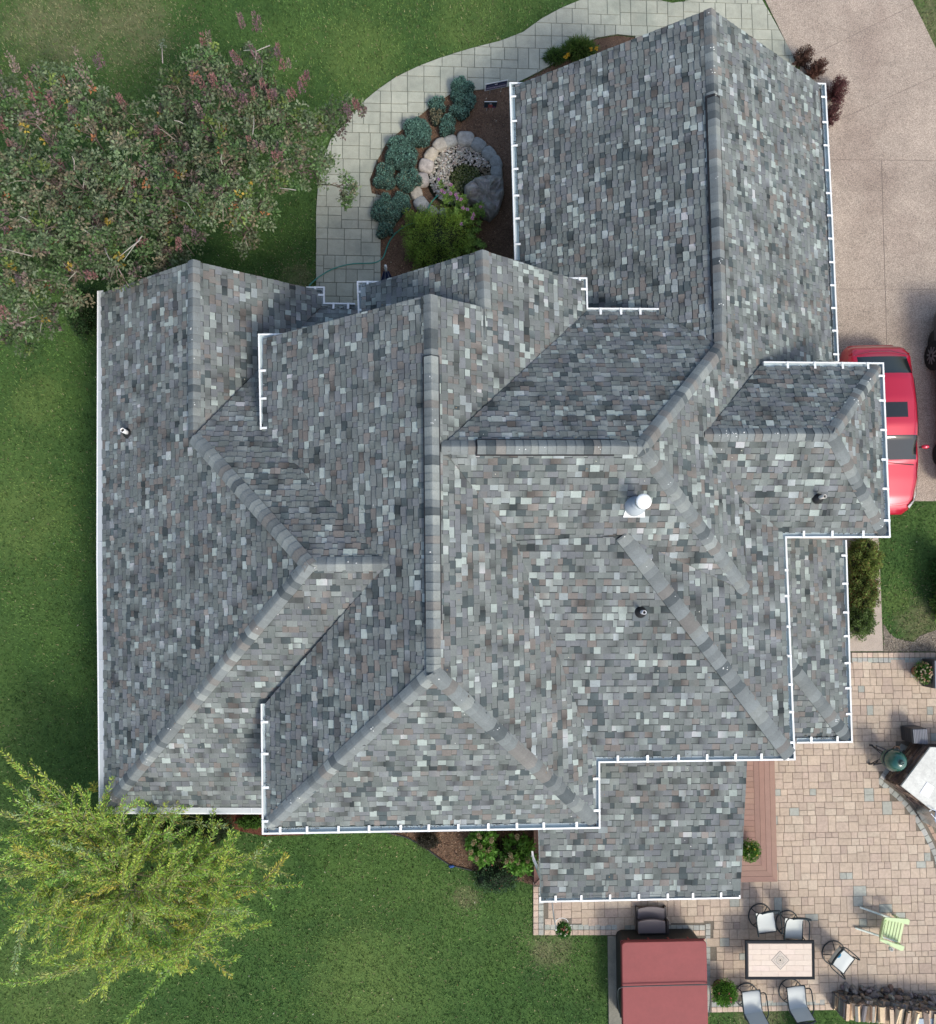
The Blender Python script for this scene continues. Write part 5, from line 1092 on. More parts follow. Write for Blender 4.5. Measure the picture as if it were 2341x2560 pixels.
def table():
    zt = .74; A, B, C, D = P(1866, 2352, zt), P(2039, 2352, zt), P(2036, 2450, zt), P(1864, 2450, zt); c = (A+B+C+D)/4; ex = (B-A).normalized(); ey = Vector((-ex.y, ex.x, 0)); w = (B-A).length; h = (A-D).length
    t = thing('patio_table', Vector((c.x, c.y, ZP)), 'rectangular patio table topped with pale tiles and a diamond medallion', 'table', None, math.atan2(ex.y, ex.x)); z = zt-ZP
    b = MB((.018, .022, .026)); f = .065
    for lo, hi in (((-w/2, -h/2), (w/2, -h/2+f)), ((-w/2, h/2-f), (w/2, h/2)), ((-w/2, -h/2+f), (-w/2+f, h/2-f)), ((w/2-f, -h/2+f), (w/2, h/2-f))): b.box((lo[0], lo[1], z-.05), (hi[0], hi[1], z), taper=.004)
    b.box((-w/2+f, -h/2+f, z-.035), (w/2-f, h/2-f, z-.012), (.30, .25, .21)); b.build('table_frame', m_matte, t)
    x0, x1, y0, y1 = -w/2+f+.012, w/2-f-.012, -h/2+f+.012, h/2-f-.012; nr = 6; th = (y1-y0)/nr; tw = (x1-x0)/3.75; mt = mat('glazed_tile', None, .5, amt=.05, scale=8, amt2=.04, scale2=30)
    r = .235; rng = random.Random(8)
    for i in range(nr):
        x = x0-(tw*.5 if i % 2 else 0)-tw*.25
        while x < x1:
            a0, a1, b0, b1 = max(x, x0)+.002, min(x+tw, x1)-.002, y0+i*th+.002, y0+(i+1)*th-.002; x += tw
            if a1-a0 < .02: continue
            poly = [(a0, b0), (a1, b0), (a1, b1), (a0, b1)]; cx, cy = (a0+a1)/2, (b0+b1)/2
            if all(abs(p[0])+abs(p[1]) < r for p in poly): continue
            polys = [poly]
            if any(abs(p[0])+abs(p[1]) < r for p in poly) or (a0 < 0 < a1 and abs(cy) < r) or abs(cx) < r+.2 and abs(cy) < r:
                polys = []                        # cut round the diamond
                for sx in (1, -1):
                    for sy in (1, -1):
                        q = clip(poly, 0 if sx > 0 else -9, 9 if sx > 0 else 0, 0 if sy > 0 else -9, 9 if sy > 0 else 0); out = []
                        for k in range(len(q)):
                            p0, p1 = q[k], q[(k+1) % len(q)]; d0 = sx*p0[0]+sy*p0[1]-r-.002; d1 = sx*p1[0]+sy*p1[1]-r-.002
                            if d0 >= 0: out.append(p0)
                            if (d0 >= 0) != (d1 >= 0): tt = d0/(d0-d1); out.append((p0[0]+(p1[0]-p0[0])*tt, p0[1]+(p1[1]-p0[1])*tt))
                        if len(out) > 2 and area(out) > 1e-5: polys.append(out)
            bb = MB(jit((.60, .50, .41), .05))
            for q in polys: bb.prism(q, z-.012, z-.001)
            if polys: bb.build('tile', mt, t)
    for rad, col in ((.235, (.20, .19, .17)), (.215, (.50, .43, .36)), (.165, (.30, .28, .25)), (.15, (.52, .45, .37))):
        bb = MB(col); zz = z+.0005+(.24-rad)*.02; bb.prism([(rad, 0), (0, rad), (-rad, 0), (0, -rad)], z-.012, zz); bb.build('medallion_tile', mt, t)
    for rad, col in ((.105, (.28, .26, .23)), (.09, (.50, .43, .35)), (.062, (.26, .24, .21)), (.05, (.5, .43, .35)), (.024, (.03, .03, .03))):
        bb = MB(col); bb.lathe([(rad, z-.012), (rad, z+.0028+(.11-rad)*.02), (0, z+.0028+(.11-rad)*.02)], (0, 0, 0), 16); bb.build('medallion_ring', mt, t)
    for sx in (-1, 1):
        for sy in (-1, 1): bb = MB(FR_); bb.tube([(sx*(w/2-.40), sy*(h/2-.30), z-.04), (sx*(w/2-.44), sy*(h/2-.32), .3), (sx*(w/2-.36), sy*(h/2-.28), 0)], .02, 6); bb.build('leg', m_metal, t)
table()
def adirondack():
    c = P(2200, 2308, ZP); t = thing('adirondack_chair', c, 'pale lime green slatted lawn chair with long legs, empty on the pavers', 'chair', None, math.radians(-15)); G = (.46, .58, .30); W = (.74, .80, .70)
    for k in range(7): u = k/6; b = MB(jit(G, .05)); x = .36-.43*u; z = .40-.10*u; w = .25-.01*k; b.bar((x, -w, z), (x, w, z), .066, .02); b.build('seat_slat', m_plastic, t)
    for k in range(5):
        y = (k-2)*.098; hh = .62-.10*((k-2)/2)**2; b = MB(jit(G, .05)); b.bar((-.10, y, .27), (-.10-hh*.42, y*1.12, .27+hh*.9), .085, .018, up=(1, 0, .4)); b.build('back_slat', m_plastic, t)
    b = MB(G); b.tube([(-.12-.1*math.cos(a), .26*math.sin(a), .55) for a in np.linspace(-1.5, 1.5, 9)], .02, 5); b.build('back_brace', m_plastic, t)
    for s in (-1, 1):
        b = MB(G); q = [(.42, s*.27), (.42, s*.38), (.36, s*.405), (.10, s*.36), (-.22, s*.30), (-.24, s*.25), (-.05, s*.245), (.12, s*.26)]; b.prism(q, .555, .585, .006); b.build('armrest', m_plastic, t)
        b = MB(G); b.bar((.33, s*.285, 0), (.33, s*.285, .56), .03, .09, up=(1, 0, 0)); b.build('leg', m_plastic, t)
        b = MB(W); b.bar((.34, s*.25, .36), (-.62, s*.27, .03), .035, .09); b.build('rear_leg', m_plastic, t)
    return t
adirondack()
q = P(2226, 2371, .65); b = MB((.62, .62, .55)); b.lathe([(.0, .635), (.04, .635), (.048, .74), (.04, .74), (.036, .66), (0, .66)], (q.x, q.y, 0), 14); tag(b.build('drinking_cup', m_plastic, None, None, True), 'white cup at the lower arm of the lime green lawn chair', 'cup')
# ================================================================ POTS
TERR = (.27, .13, .085)
def pot(px, py, r, h, label, fl, n=1500, col=(.08, .2, .03), terr=TERR, z0=ZP, spread=1.25, fln=24, name='flower_pot'):
    c = P(px, py, z0); t = thing(name, c, label, 'flower pot'); b = MB(terr); b.lathe([(r*.62, 0), (r*.8, h*.5), (r*.97, h*.88), (r*1.04, h*.88), (r*1.04, h), (r*.9, h), (r*.88, h*.9), (0, h*.9)], c, 20, None, None, [terr]*6+[(.04, .03, .02)]*2); b.build('pot', mat('terracotta', None, .8, amt=.15, scale=9), t, c, True)
    b = MB((.02, .035, .012)); b.blob(c+Vector((0, 0, h)), (r*.9, r*.9, r*.7), 12, 7, .2, 2, px, zmin=-.05); b.build('crown', m_leaf, t, c, True)
    u = rdir(n, .5); u[:, 2] = np.abs(u[:, 2]); p = np.array(c)[None]+np.array([0, 0, h])+u*r*np.array([spread, spread, 1.0])*RNG.uniform(.55, 1.05, (n, 1)); leafobj('foliage', [leaves(p, u+rdir(n)*.8, rdir(n, 1), RNG.uniform(.03, .06, n), .022, tone(n, col, .45))], m_leaf, t, c)
    for k in range(fln):
        d = rdir(1, .8)[0]; d[2] = abs(d[2]); e = np.array(c)+np.array([0, 0, h])+d*r*1.15; m_ = 12; dd = rdir(m_, .5); leafobj('flower', [leaves(np.repeat(e[None], m_, 0), dd, rdir(m_, 1), .035, .03, tone(m_, random.choice(fl), .15))], m_leaf, t, c)
pot(2291, 1678, .23, .36, 'terracotta pot full of cream and peach flowers beside the upper slatted box', [(.62, .50, .33), (.60, .36, .25), (.66, .58, .42)], 1100, fln=44)
pot(1798, 2465, .26, .38, 'terracotta pot with a dense bright green plant right of the hot tub', [(.5, .18, .15)], 2600, (.10, .24, .03), fln=6)
pot(1864, 2118, .18, .30, 'pot of trailing greenery on the deck beside the porch roof edge', [(.65, .62, .4), (.6, .5, .1)], 1500, (.09, .20, .03), terr=(.05, .05, .05), z0=.34, spread=1.5, fln=12)
def hanging():
    p0 = P(1383, 2266, 1.55); top = P(1391, 2326, 1.75); base = Vector((top.x-.02, top.y+.04, 0)); t = thing('plant_hook', base, 'white pole with a ring holding a hanging basket at the patio corner', 'pole'); b = MB((.72, .74, .72)); b.tube([P(1381, 2256, 1.0), P(1385, 2290, 1.35), top], .016, 8); b.tube([P(1379, 2250, 0.05), P(1381, 2256, 1.0)], .018, 8); b.build('pole', m_paint, t, base)
    ring = []; c = P(1405, 2312, 1.5)
    for k in range(9): a = math.pi*k/8; ring.append(Vector((c.x-math.cos(a)*.15, c.y+.06+math.sin(a)*.10, 1.52)))
    b = MB((.72, .74, .72)); b.tube(ring, .007, 6); b.build('ring', m_paint, t, base)
    pot(1405, 2316, .13, .22, 'hanging basket of dark greenery with white and pink blooms at the patio corner', [(.7, .68, .55), (.6, .25, .2), (.7, .6, .3)], 1800, (.06, .17, .03), terr=(.08, .05, .03), z0=1.1, spread=1.35, fln=18, name='hanging_basket')
hanging()
# ================================================================ GRILL ISLAND
def island():
    z = .92; A = P(2327, 1868, z); B = P(2254, 1965, z); o = Vector(((A.x+B.x)/2, (A.y+B.y)/2, 0)); t = thing('grill_island', o, 'stacked brown stone grill island with a white granite counter at the right edge', 'counter')
    d = (B-A).normalized(); r = Vector((-d.y, d.x, 0))        # r points to the right/down of the picture
    if r.x < 0: r = -r
    LA = (B-A).length
    C = P(2331, 2026, z); D2 = C+Vector((1.2, .1, 0)); pl = [A, B, C, D2, A+Vector((1.4, -.05, 0))]
    q = [(p.x, p.y) for p in pl]; b = MB((.56, .57, .52)); b.prism(q, z-.05, z, .008); b.build('countertop', mat('granite', None, .3, amt=.16, scale=7, amt2=.10, scale2=22, speck=.10, sscale=90, spec=.5), t, o)
    c = sum(pl, Vector())/5; qi = [((p.x-c.x)*.94+c.x, (p.y-c.y)*.94+c.y) for p in pl]; b = MB((.06, .045, .04)); b.prism(qi, 0, z-.05); b.build('core', m_stone, t, o)
    rng = random.Random(6); a2 = A+(c-A)*.05; b2 = B+(c-B)*.05; b2 = b2-d*0
    def face(p, q_, nrm, rows=11):
        L = (q_-p).length; dd = (q_-p).normalized(); hgt = (z-.06)/rows
        for i in range(rows):
            x = -rng.random()*.1
            while x < L:
                w = rng.uniform(.12, .38); x0, x1 = max(0, x)+.003, min(L, x+w)-.003; x += w
                if x1-x0 < .03: continue
                dep = rng.uniform(.015, .065); m_ = p+dd*(x0+x1)/2+nrm*(dep/2); b = MB(jit(rng.choice([(.17, .12, .09), (.13, .09, .075), (.22, .165, .125), (.10, .075, .065)]), .2))
                a_ = p+dd*x0+nrm*(dep/2); e_ = p+dd*x1+nrm*(dep/2); b.bar((a_.x, a_.y, i*hgt+hgt/2), (e_.x, e_.y, i*hgt+hgt/2), dep+.02, hgt-.006); b.build('ledge_stone', m_stone, t, o)
    face(a2, b2, -r); c2 = C+(c-C)*.05; dd = (c2-b2).normalized(); nr = Vector((dd.y, -dd.x, 0)); nr = nr if nr.y < 0 else -nr; face(b2, c2, nr, 11)
    b = MB((.80, .81, .82)); pq = PP([(2300, 1982), (2318, 1955), (2337, 1968), (2322, 1996)], z); b.prism([(p.x, p.y) for p in pq], z, z+.012, .003); tag(b.build('cutting_board', m_paint), 'white cutting board lying on the granite counter', 'board')
    g_ = thing('gas_grill', P(2345, 2050, 0), 'bright stainless grill edge with a tubular handle below the granite counter', 'grill'); go = g_.location; b = MB((.55, .57, .58)); st = mat('stainless', None, .25, metal=.9)
    pq = PP([(2338, 2030), (2334, 2048), (2350, 2075), (2420, 2090), (2420, 2020)], .9); b.prism([(p.x, p.y) for p in pq], .1, .95, .02); b.build('grill_body', st, g_, go)
    b = MB((.75, .77, .78)); b.tube([P(2324, 2028, 1.0), P(2332, 2023, 1.02), P(2346, 2030, 1.02)], .014, 8); b.tube([P(2328, 2034, 1.0), P(2352, 2060, 1.0)], .012, 8); b.build('handle', st, g_, go)
island()
def egg():
    c = P(2202, 1888, ZP); t = thing('kamado_grill', c, 'dark green egg-shaped ceramic grill on a black wheeled stand', 'grill'); G = (.012, .085, .065)
    mg = mat('green_glaze', None, .22, spec=.6, coat=.6, speck=.12, sscale=60)
    b = MB(G); b.lathe([(.12, .32), (.22, .40), (.27, .54), (.275, .68)], c, 32); b.build('grill_base', mg, t, c, True)
    b = MB(G); b.lathe([(.277, .70), (.275, .76), (.25, .88), (.20, .97), (.13, 1.03), (.07, 1.05)], c, 32); b.build('grill_lid', mg, t, c, True)
    b = MB((.03, .035, .035)); b.lathe([(.285, .675), (.292, .68), (.292, .705), (.285, .71)], c, 32); b.build('metal_band', m_metal, t, c, True)
    b = MB((.05, .10, .09)); b.lathe([(.07, 1.04), (.065, 1.10), (.05, 1.11), (.045, 1.13), (.022, 1.14), (.02, 1.10), (0, 1.10)], c, 20); b.build('chimney_cap', m_metal, t, c, True)
    b = MB((.02, .02, .02))
    for a in (135, 215, 300, 30):
        q = math.radians(a); e = c+Vector((math.cos(q)*.36, math.sin(q)*.36, .06)); b.tube([c+Vector((math.cos(q)*.22, math.sin(q)*.22, .46)), c+Vector((math.cos(q)*.28, math.sin(q)*.28, .25)), e], .018, 6); b.tube([e, c+Vector((0, 0, .22))], .012, 5)
    b.build('stand', m_metal, t, c)
    for a in (135, 215): q = math.radians(a); e = c+Vector((math.cos(q)*.38, math.sin(q)*.38, .05)); b = MB((.02, .02, .02)); b.lathe([(.05, -.015), (.05, .015)], e, 12, None, Matrix.Rotation(math.pi/2, 3, 'X')); b.build('caster', m_metal, t, c)
    b = MB((.10, .06, .035)); b.tube(cat_([c+Vector(p) for p in [(-.02, .28, .72), (0, .34, .74), (.12, .34, .74), (.14, .28, .72)]], 4), .014, 6); b.build('lid_handle', m_wood, t, c)
    b = MB((.025, .025, .025)); b.tube([c+Vector((-.15, .24, .68)), c+Vector((-.42, .36, .62)), c+Vector((-.25, .2, .3))], .014, 6); b.tube([c+Vector((-.24, -.10, .6)), c+Vector((-.45, -.16, .5)), c+Vector((-.2, -.1, .25))], .014, 6); b.build('side_brackets', m_metal, t, c)
egg()
def slatbox(corn, h, label):
    top = [P(x, y, h+ZP) for x, y in corn]; c = sum(top, Vector())/4; c.z = ZP; t = thing('slatted_box', c, label, 'storage box', 'dark slatted resin boxes'); C = (.045, .048, .055)
    b = MB((.03, .032, .036)); b.prism([(p.x*.97+c.x*.03, p.y*.97+c.y*.03) for p in top], ZP, h+ZP-.03); b.build('box_body', m_plastic, t, c)
    n = 9
    for k in range(n):
        a0, a1 = (k+.12)/n, (k+.9)/n; q = [top[0].lerp(top[1], a0), top[0].lerp(top[1], a1), top[3].lerp(top[2], a1), top[3].lerp(top[2], a0)]; b = MB(jit((.155, .165, .19), .08)); b.prism([(p.x, p.y) for p in q], h+ZP-.03, h+ZP, .004); b.build('lid_slat', m_plastic, t, c)
    for i, (p, q) in enumerate(((top[3], top[0]), (top[0], top[1]), (top[1], top[2]), (top[2], top[3]))):
        m_ = 6; d = (q-p).normalized(); nn = Vector((d.y, -d.x, 0)); nn = nn if (Vector((c.x, c.y, 0))-Vector((p.x, p.y, 0))).dot(nn) < 0 else -nn
        for k in range(m_):
            zz = ZP+.03+(h-.06)*(k+.5)/m_; b = MB(jit(C, .1)); a_ = p+nn*.01; e_ = q+nn*.01; b.bar((a_.x, a_.y, zz), (e_.x, e_.y, zz), .014, (h-.06)/m_-.012); b.build('side_slat', m_plastic, t, c)
slatbox([(2283, 1824), (2319, 1823), (2321, 1861), (2286, 1858)], .62, 'dark slatted box with a grey ribbed lid beside the green ceramic grill')
slatbox([(2337, 1652), (2395, 1652), (2395, 1722), (2338, 1720)], .62, 'dark slatted box at the right edge behind the cream-flowered pot')
# ================================================================ FIREWOOD
def firewood():
    rng = random.Random(12); mw = mat('split_wood', None, .85, amt=.12, scale=22, amt2=.08, scale2=3, bump=.4, bscale=30)
    A = P(2078, 2494, 0); B = P(2405, 2530, 0); d = (B-A).normalized(); n = Vector((-d.y, d.x, 0)); L = (B-A).length
    r = MB((.09, .09, .10)); o = P(2078, 2494, 0)
    for s in (0, L):
        for k in (-.16, .16): p = A+d*s+n*k; r.tube([p, p+Vector((0, 0, .75))], .014, 6)
        p = A+d*s; r.tube([p+n*.16+Vector((0, 0, .75)), p-n*.16+Vector((0, 0, .75))], .014, 6)
    tag(r.build('firewood_rack', m_metal, None, A), 'black tube rack end holding the firewood stack', 'rack')
    cols = []
    def log(cx, z, s, ln, tilt, top, lbl):
        kind = rng.random(); m_ = 3 if kind < .6 else 4 if kind < .85 else 7
        rot0 = rng.uniform(0, 6.28); pr = []
        for k in range(m_): a = rot0+6.283*k/m_+rng.uniform(-.25, .25); pr.append((math.cos(a)*s*rng.uniform(.85, 1.1), math.sin(a)*s*rng.uniform(.85, 1.1)))
        if m_ < 7:                                                # round off one side with bark
            mid = 2; a = math.atan2(pr[0][1]+pr[1][1], pr[0][0]+pr[1][0]); pr.insert(1, (math.cos(a)*s*.95, math.sin(a)*s*.95))
        p = A+d*cx+Vector((0, 0, z)); ax = (n+d*tilt+Vector((0, 0, rng.uniform(-.06, .06)))).normalized(); u = d; w = u.cross(ax).normalized(); off = rng.uniform(-.04, .04)
        v = lambda q, t: p+ax*t+u*q[0]+w*q[1]
        fresh = jit(rng.choice([(.60, .44, .28), (.66, .51, .34), (.54, .38, .25), (.42, .32, .24)]), .12); old = jit(rng.choice([(.25, .21, .17), (.17, .14, .115), (.29, .22, .16)]), .2); bark = jit((.24, .22, .19), .35); k = len(pr)
        o_ = MB(); 
        endc = jit(rng.choice([(.15, .125, .105), (.10, .085, .075), (.20, .14, .10)]), .2)
        for i in range(k):
            j = (i+1) % k; mx_, my_ = (pr[i][0]+pr[j][0])/2, (pr[i][1]+pr[j][1])/2; upf = (u*mx_+w*my_).z > .2*s; isb = (i in (0, 1)) if m_ < 7 else True; c = fresh if (top and upf and rng.random() < .72) else bark if isb else (fresh if rng.random() < (.85 if top else .5) else old)
            o_.add([v(pr[i], -ln/2+off), v(pr[j], -ln/2+off), v(pr[j], ln/2+off), v(pr[i], ln/2+off)], [(0, 1, 2, 3)], None, [jit(c, .12) for _ in range(4)])
        o_.add([v(q, -ln/2+off) for q in pr], [tuple(range(k))], fresh); o_.add([v(q, ln/2+off) for q in pr], [tuple(range(k))[::-1]], endc)
        ob = o_.build('firewood_log', mw, None, p); tag(ob, lbl, 'log', 'split logs in the firewood stack')
    for row in range(5):
        x = .06+rng.random()*.05
        while x < L:
            s = rng.uniform(.055, .095); topr = row == 4; log(x, .09+row*.14+rng.uniform(-.02, .02)+(.05 if topr else 0), s, .40 if topr else .42, rng.uniform(-.12, .12) if topr else rng.uniform(-.04, .04), topr, 'split log lying across the top of the firewood stack' if topr else 'split log within the lower courses of the firewood stack'); x += s*rng.uniform(1.35, 1.9)
    x = .3; n_ = -1; ORD = 'first second third fourth fifth sixth seventh eighth ninth tenth eleventh twelfth thirteenth fourteenth fifteenth sixteenth seventeenth eighteenth nineteenth twentieth 21st 22nd 23rd 24th'.split()
    while x < L: n_ += 1; log(x, .80+rng.uniform(-.02, .03), rng.uniform(.055, .085), .38, rng.uniform(-.2, .2), True, 'pale split log topmost on the firewood stack, %s of these from its left end' % ORD[n_ % 24]); x += rng.uniform(.12, .3)
    # weathered rounds of kindling spilled along the upper side
    for k in range(110):
        x = rng.uniform(.2, L); y = rng.uniform(.17, .40); p = A+d*x+n*y; s = rng.uniform(.03, .075); z = max(s*.6, rng.uniform(0, 1)*(.42-y)*1.9+.03); q = MB(jit(rng.choice([(.19, .17, .155), (.25, .21, .18), (.13, .11, .10), (.28, .25, .22), (.25, .17, .12)]), .25)); q.M = Matrix.Translation((p.x, p.y, z)) @ Matrix.Rotation(rng.uniform(0, 6.28), 4, Vector((rng.random(), rng.random(), rng.random()))); q.blob((0, 0, 0), (s*1.5, s, s*.8), 7, 5, .3, 2, k, power=.8)
        ob = q.build('wood_chunk', mw); tag(ob, 'weathered wood chunk heaped against the upper side of the firewood stack', 'wood chunk', 'wood chunks beside the firewood')
    q = PP([(2290, 2549), (2420, 2546), (2420, 2600), (2290, 2600)], .8); b = MB((.40, .47, .52)); b.prism([(p.x, p.y) for p in q], .70, .78, .01); tag(b.build('tarp', m_cloth), 'pale blue tarp edge below the firewood at the bottom right', 'tarp')
firewood()
# ================================================================ CARS
def car(name, label, cat, ox, oy, rz, L, Wd, prof, paint, glass_ranges, sunroof=None, nx=70, nt=25, z0=.24, roofk=.70):
    """prof: (s along the length 0=front..1=rear, half-width factor, hood/roof height, belt height, greenhouse factor)"""
    t = thing(name, Vector((ox, oy, .03)), label, cat, None, rz)
    def ip(s, k):
        for i in range(len(prof)-1):
            if prof[i][0] <= s <= prof[i+1][0]:
                u = (s-prof[i][0])/(prof[i+1][0]-prof[i][0]); u = u*u*(3-2*u) if k == 1 else u; return prof[i][k]+(prof[i+1][k]-prof[i][k])*u
        return prof[-1][k]
    S = [i/(nx-1) for i in range(nx)]; T = [math.sin((k/(nt-1)*2-1)*math.pi/2*.985)/math.sin(math.pi/2*.985) for k in range(nt)]; pos = {}
    T = [math.copysign(abs(k/(nt-1)*2-1)**.82, k/(nt-1)*2-1) for k in range(nt)]
    for i, s in enumerate(S):
        w = Wd/2*ip(s, 1); top = ip(s, 2); belt = ip(s, 3)
        for k, u in enumerate(T):
            a = abs(u); gw = roofk
            if top > belt+.02:                                   # greenhouse: flat roof then tumblehome to the belt
                if a < gw: z = top-.05*(a/gw)**2.2
                elif a < .9: q = (a-gw)/(.9-gw); z = (top-.05)*(1-q)+belt*q
                else: q = (a-.9)/.1; z = belt-.12*q*q
            else: z = top-.045*a*a-.10*max(0, (a-.86)/.14)**2
            pos[i, k] = (u*w, (.5-s)*L, z)
    def cell(i, k):
        s = (S[i]+S[i+1])/2; a = (abs(T[k])+abs(T[k+1]))/2
        for nm, s0, s1, a0, a1 in glass_ranges:
            if s0 <= s <= s1 and a0 <= a <= a1: return nm
        return 'body'
    groups = {}
    for i in range(nx-1):
        for k in range(nt-1): groups.setdefault(cell(i, k), []).append((i, k))
    for nm, cells in groups.items():
        b = MB(paint if nm == 'body' else (.012, .016, .018)); id_ = {}; vs = []
        for i, k in cells:
            for q in ((i, k), (i+1, k), (i+1, k+1), (i, k+1)):
                if q not in id_: id_[q] = len(vs); vs.append(pos[q])
        fs = [(id_[i, k], id_[i+1, k], id_[i+1, k+1], id_[i, k+1]) for i, k in cells]
        if nm == 'body':                                          # sides and ends down to the sill
            n0 = len(vs); rim = [(i, 0) for i in range(nx)]+[(nx-1, k) for k in range(1, nt)]+[(i, nt-1) for i in range(nx-2, -1, -1)]+[(0, k) for k in range(nt-2, 0, -1)]
            rg = []
            for lv, (sc, zz) in enumerate(((1.0, None), (1.035, .62), (1.03, .42), (.97, z0))):
                row = []
                for q in rim:
                    x, y, z = pos[q]; zz2 = z if zz is None else min(z-.03, zz); row.append(len(vs)); vs.append((x*sc, y*(1+(sc-1)*.45), zz2))
                rg.append(row)
            m_ = len(rim)
            for l in range(3): fs += [(rg[l][j], rg[l][(j+1) % m_], rg[l+1][(j+1) % m_], rg[l+1][j]) for j in range(m_)]
            fs.append(tuple(rg[3]))
        b.add(vs, fs)
        b.build(nm, (mat(name+'_paint', None, .28, metal=.25, coat=1., spec=.6) if nm == 'body' else mat('car_glass', None, .06, spec=.5, coat=.35)), t, smooth=True)
    for y in (.5*L-.82, -.5*L+.84):
        for s in (-1, 1):
            b = MB((.012, .012, .012)); R = Matrix.Rotation(math.pi/2, 3, 'Y'); b.lathe([(.2, -.10), (.31, -.10), (.33, -.07), (.33, .07), (.31, .10), (.2, .10)], (s*(Wd/2-.10), y, .33), 24, None, R); wheel = b.build('wheel', m_metal, t, smooth=True)
            b = MB((.35, .36, .37)); b.lathe([(.21, -.06), (.21, .085), (.17, .06), (.05, .07), (0, .07)], (s*(Wd/2-.10), y, .33), 16, None, R if s > 0 else Matrix.Rotation(-math.pi/2, 3, 'Y')); b.build('rim', m_metal, wheel)
    return t
# red hatchback: front points down the picture
_c = P(2191, 1075, .5)
CARX = [(0, .60, .60, .60), (.03, .76, .70, .70), (.09, .90, .80, .80), (.2, .98, .90, .90), (.29, 1.0, .97, .95), (.30, 1.0, 1.0, .955), (.42, 1.0, 1.40, .97), (.5, 1.0, 1.47, .98), (.65, 1.0, 1.48, .99), (.77, .985, 1.42, 1.0), (.80, .98, 1.38, 1.0), (.915, .95, 1.05, 1.0), (.93, .93, 1.0, 1.0), (.975, .86, .90, .90), (1., .70, .62, .62)]
red = car('red_hatchback', 'shiny red car parked half under the right gutter', 'car', _c.x, _c.y, math.radians(181.6), 4.5, 1.78, CARX, (.50, .008, .035),
    [('windshield', .298, .43, 0, .86), ('rear_window', .80, .915, 0, .80), ('side_window', .40, .82, .735, .885), ('sunroof', .53, .625, 0, .42)])
def carpart(name, f, m=None, **k): b = MB(); f(b); return b.build(name, m or m_metal, red, smooth=True)
for s in (-1, 1):
    b = MB((.58, .012, .045)); b.blob((s*1.03, .55, .98), (.11, .06, .07), 10, 7, .03, 1, 3); b.build('mirror', mat('red_hatchback_paint'), red, smooth=True)
    b = MB((.02, .02, .02)); b.bar((s*.88, .56, .95), (s*.97, .55, .96), .05, .03); b.build('mirror_arm', m_metal, red)
    b = MB((.50, .50, .50)); b.add([(s*.60, 2.09, .70), (s*.74, 1.93, .74), (s*.80, 1.70, .78), (s*.86, 1.72, .70), (s*.82, 1.95, .62), (s*.70, 2.13, .60)], [(0, 1, 2, 3, 4, 5)]); b.build('headlight', mat('lamp_glass', None, .1, spec=1.), red)
    b = MB((.30, .01, .02)); b.add([(s*.62, -2.05, .93), (s*.80, -1.95, .95), (s*.84, -1.93, .80), (s*.66, -2.12, .78)], [(0, 1, 2, 3)]); b.build('taillight', mat('lamp_glass'), red)
b = MB((.015, .015, .015)); b.bar((-.70, 1.02, .955), (.0, .95, .975), .02, .015); b.bar((.05, 1.04, .955), (.72, .96, .965), .02, .015); b.build('wiper', m_metal, red)
for s in (-1, 1):
    b = MB((.03, .008, .01)); b.tube([(s*.60, .33, 1.445), (s*.605, 0, 1.462), (s*.605, -.5, 1.468), (s*.60, -1.2, 1.42)], .009, 5); b.build('roof_moulding', m_metal, red)
    b = MB((.03, .005, .008)); b.tube([(s*.79, .95, .925), (s*.80, 1.4, .895), (s*.76, 1.85, .835), (s*.66, 2.02, .79)], .006, 4); b.build('bonnet_seam', m_metal, red)
b = MB((.03, .005, .008)); b.tube([(-.66, 2.02, .79), (-.3, 2.07, .80), (.3, 2.07, .80), (.66, 2.02, .79)], .006, 4); b.build('bonnet_seam', m_metal, red)
b = MB((.03, .005, .008)); b.tube([(-.72, -1.90, 1.015), (-.3, -2.0, 1.0), (.3, -2.0, 1.0), (.72, -1.90, 1.015)], .006, 4); b.build('tailgate_seam', m_metal, red)
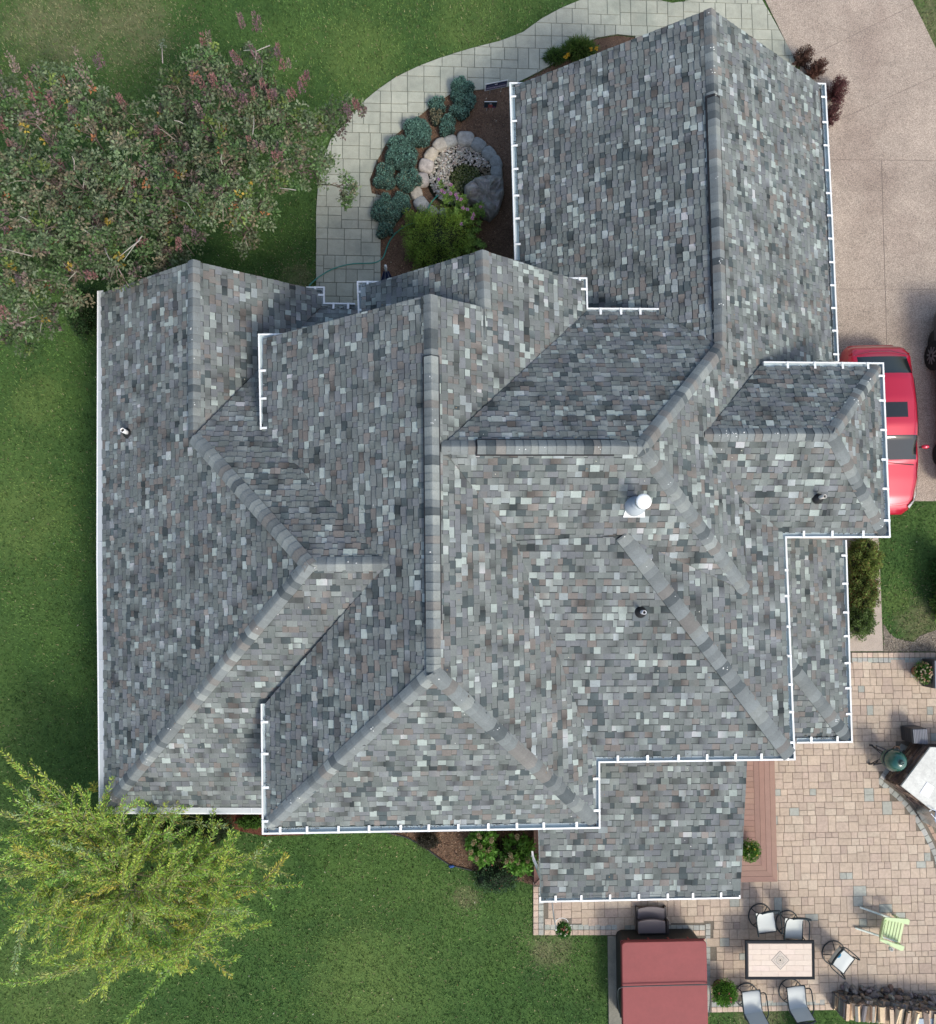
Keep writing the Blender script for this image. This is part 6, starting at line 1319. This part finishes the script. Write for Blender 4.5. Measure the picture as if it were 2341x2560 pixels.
# dark pick-up: only one wheel reaches into the picture
_c = P(2452, 985, .8)
CARB = [(0, .86, .95, .95), (.02, .94, 1.05, 1.05), (.25, .98, 1.15, 1.15), (.28, 1., 1.18, 1.16), (.36, 1., 1.80, 1.2), (.45, 1., 1.88, 1.2), (.85, 1., 1.86, 1.2), (.93, 1., 1.75, 1.2), (.97, .98, 1.2, 1.2), (1., .9, 1.0, 1.0)]
blk = car('dark_suv', 'black vehicle beyond the right edge with only a tyre showing', 'car', _c.x, _c.y, math.radians(180), 4.75, 1.9, CARB, (.012, .013, .015), [('windshield', .28, .37, 0, .86), ('rear_window', .9, .97, 0, .8), ('side_window', .36, .92, .735, .885)], roofk=.74)
_w = P(2338, 890, .38)
t = blk; loc = t.matrix_basis.inverted() @ _w if False else None
b = MB((.012, .012, .013)); R = Matrix.Rotation(math.pi/2, 3, 'Y'); lx = -(_w.x-_c.x); ly = -(_w.y-_c.y)
b.lathe([(.22, -.12), (.36, -.12), (.40, -.08), (.40, .08), (.36, .12), (.22, .12)], (lx, ly, .40), 28, None, R); w_ = b.build('wheel', mat('tyre', None, .85, bump=1., bscale=30), blk, smooth=True)
b = MB((.10, .10, .11)); 
for k in range(10): a = 6.283*k/10; b.bar((lx+.13, ly+math.cos(a)*.06, .40+math.sin(a)*.06), (lx+.11, ly+math.cos(a)*.24, .40+math.sin(a)*.24), .05, .02, up=(1, 0, 0))
b.build('rim', m_metal, w_)
# blue cloth on the edging, leaves scattered on the lawn
q = P(1129, 2166, .05); b = MB((.03, .08, .26)); b.blob((q.x, q.y, .05), (.075, .04, .035), 12, 6, .4, 3, 2); tag(b.build('blue_glove', m_cloth, None, None, True), 'crumpled blue glove lying on the black lawn edging', 'glove')
def litter():
    pp = np.array([(q.x, q.y) for q in PP([(0, 0), (2341, 0), (2341, 2560), (0, 2560)])]); lo = pp.min(0); hi = pp.max(0); n = 500; c = RNG.uniform(lo, hi, (n, 2)); ok = ~inpoly(c, poly_xy(HOUSE_PX))
    for p in (PATIO, DRIVE, WALK): ok &= ~inpoly(c, poly_xy(p)) | (RNG.random(n) < .12)
    c = c[ok]; n = len(c); o = leafobj('fallen_leaves', [leaves(np.c_[c, np.full(n, .075)], rdir(n)*np.array([1, 1, .1]), rdir(n, 4), RNG.uniform(.03, .07, n), .025, np.array([(.45, .38, .2), (.5, .48, .38), (.3, .2, .08)])[RNG.integers(0, 3, n)])], m_leaf); tag(o, kind='stuff')
litter()
print('objects', len(bpy.data.objects))
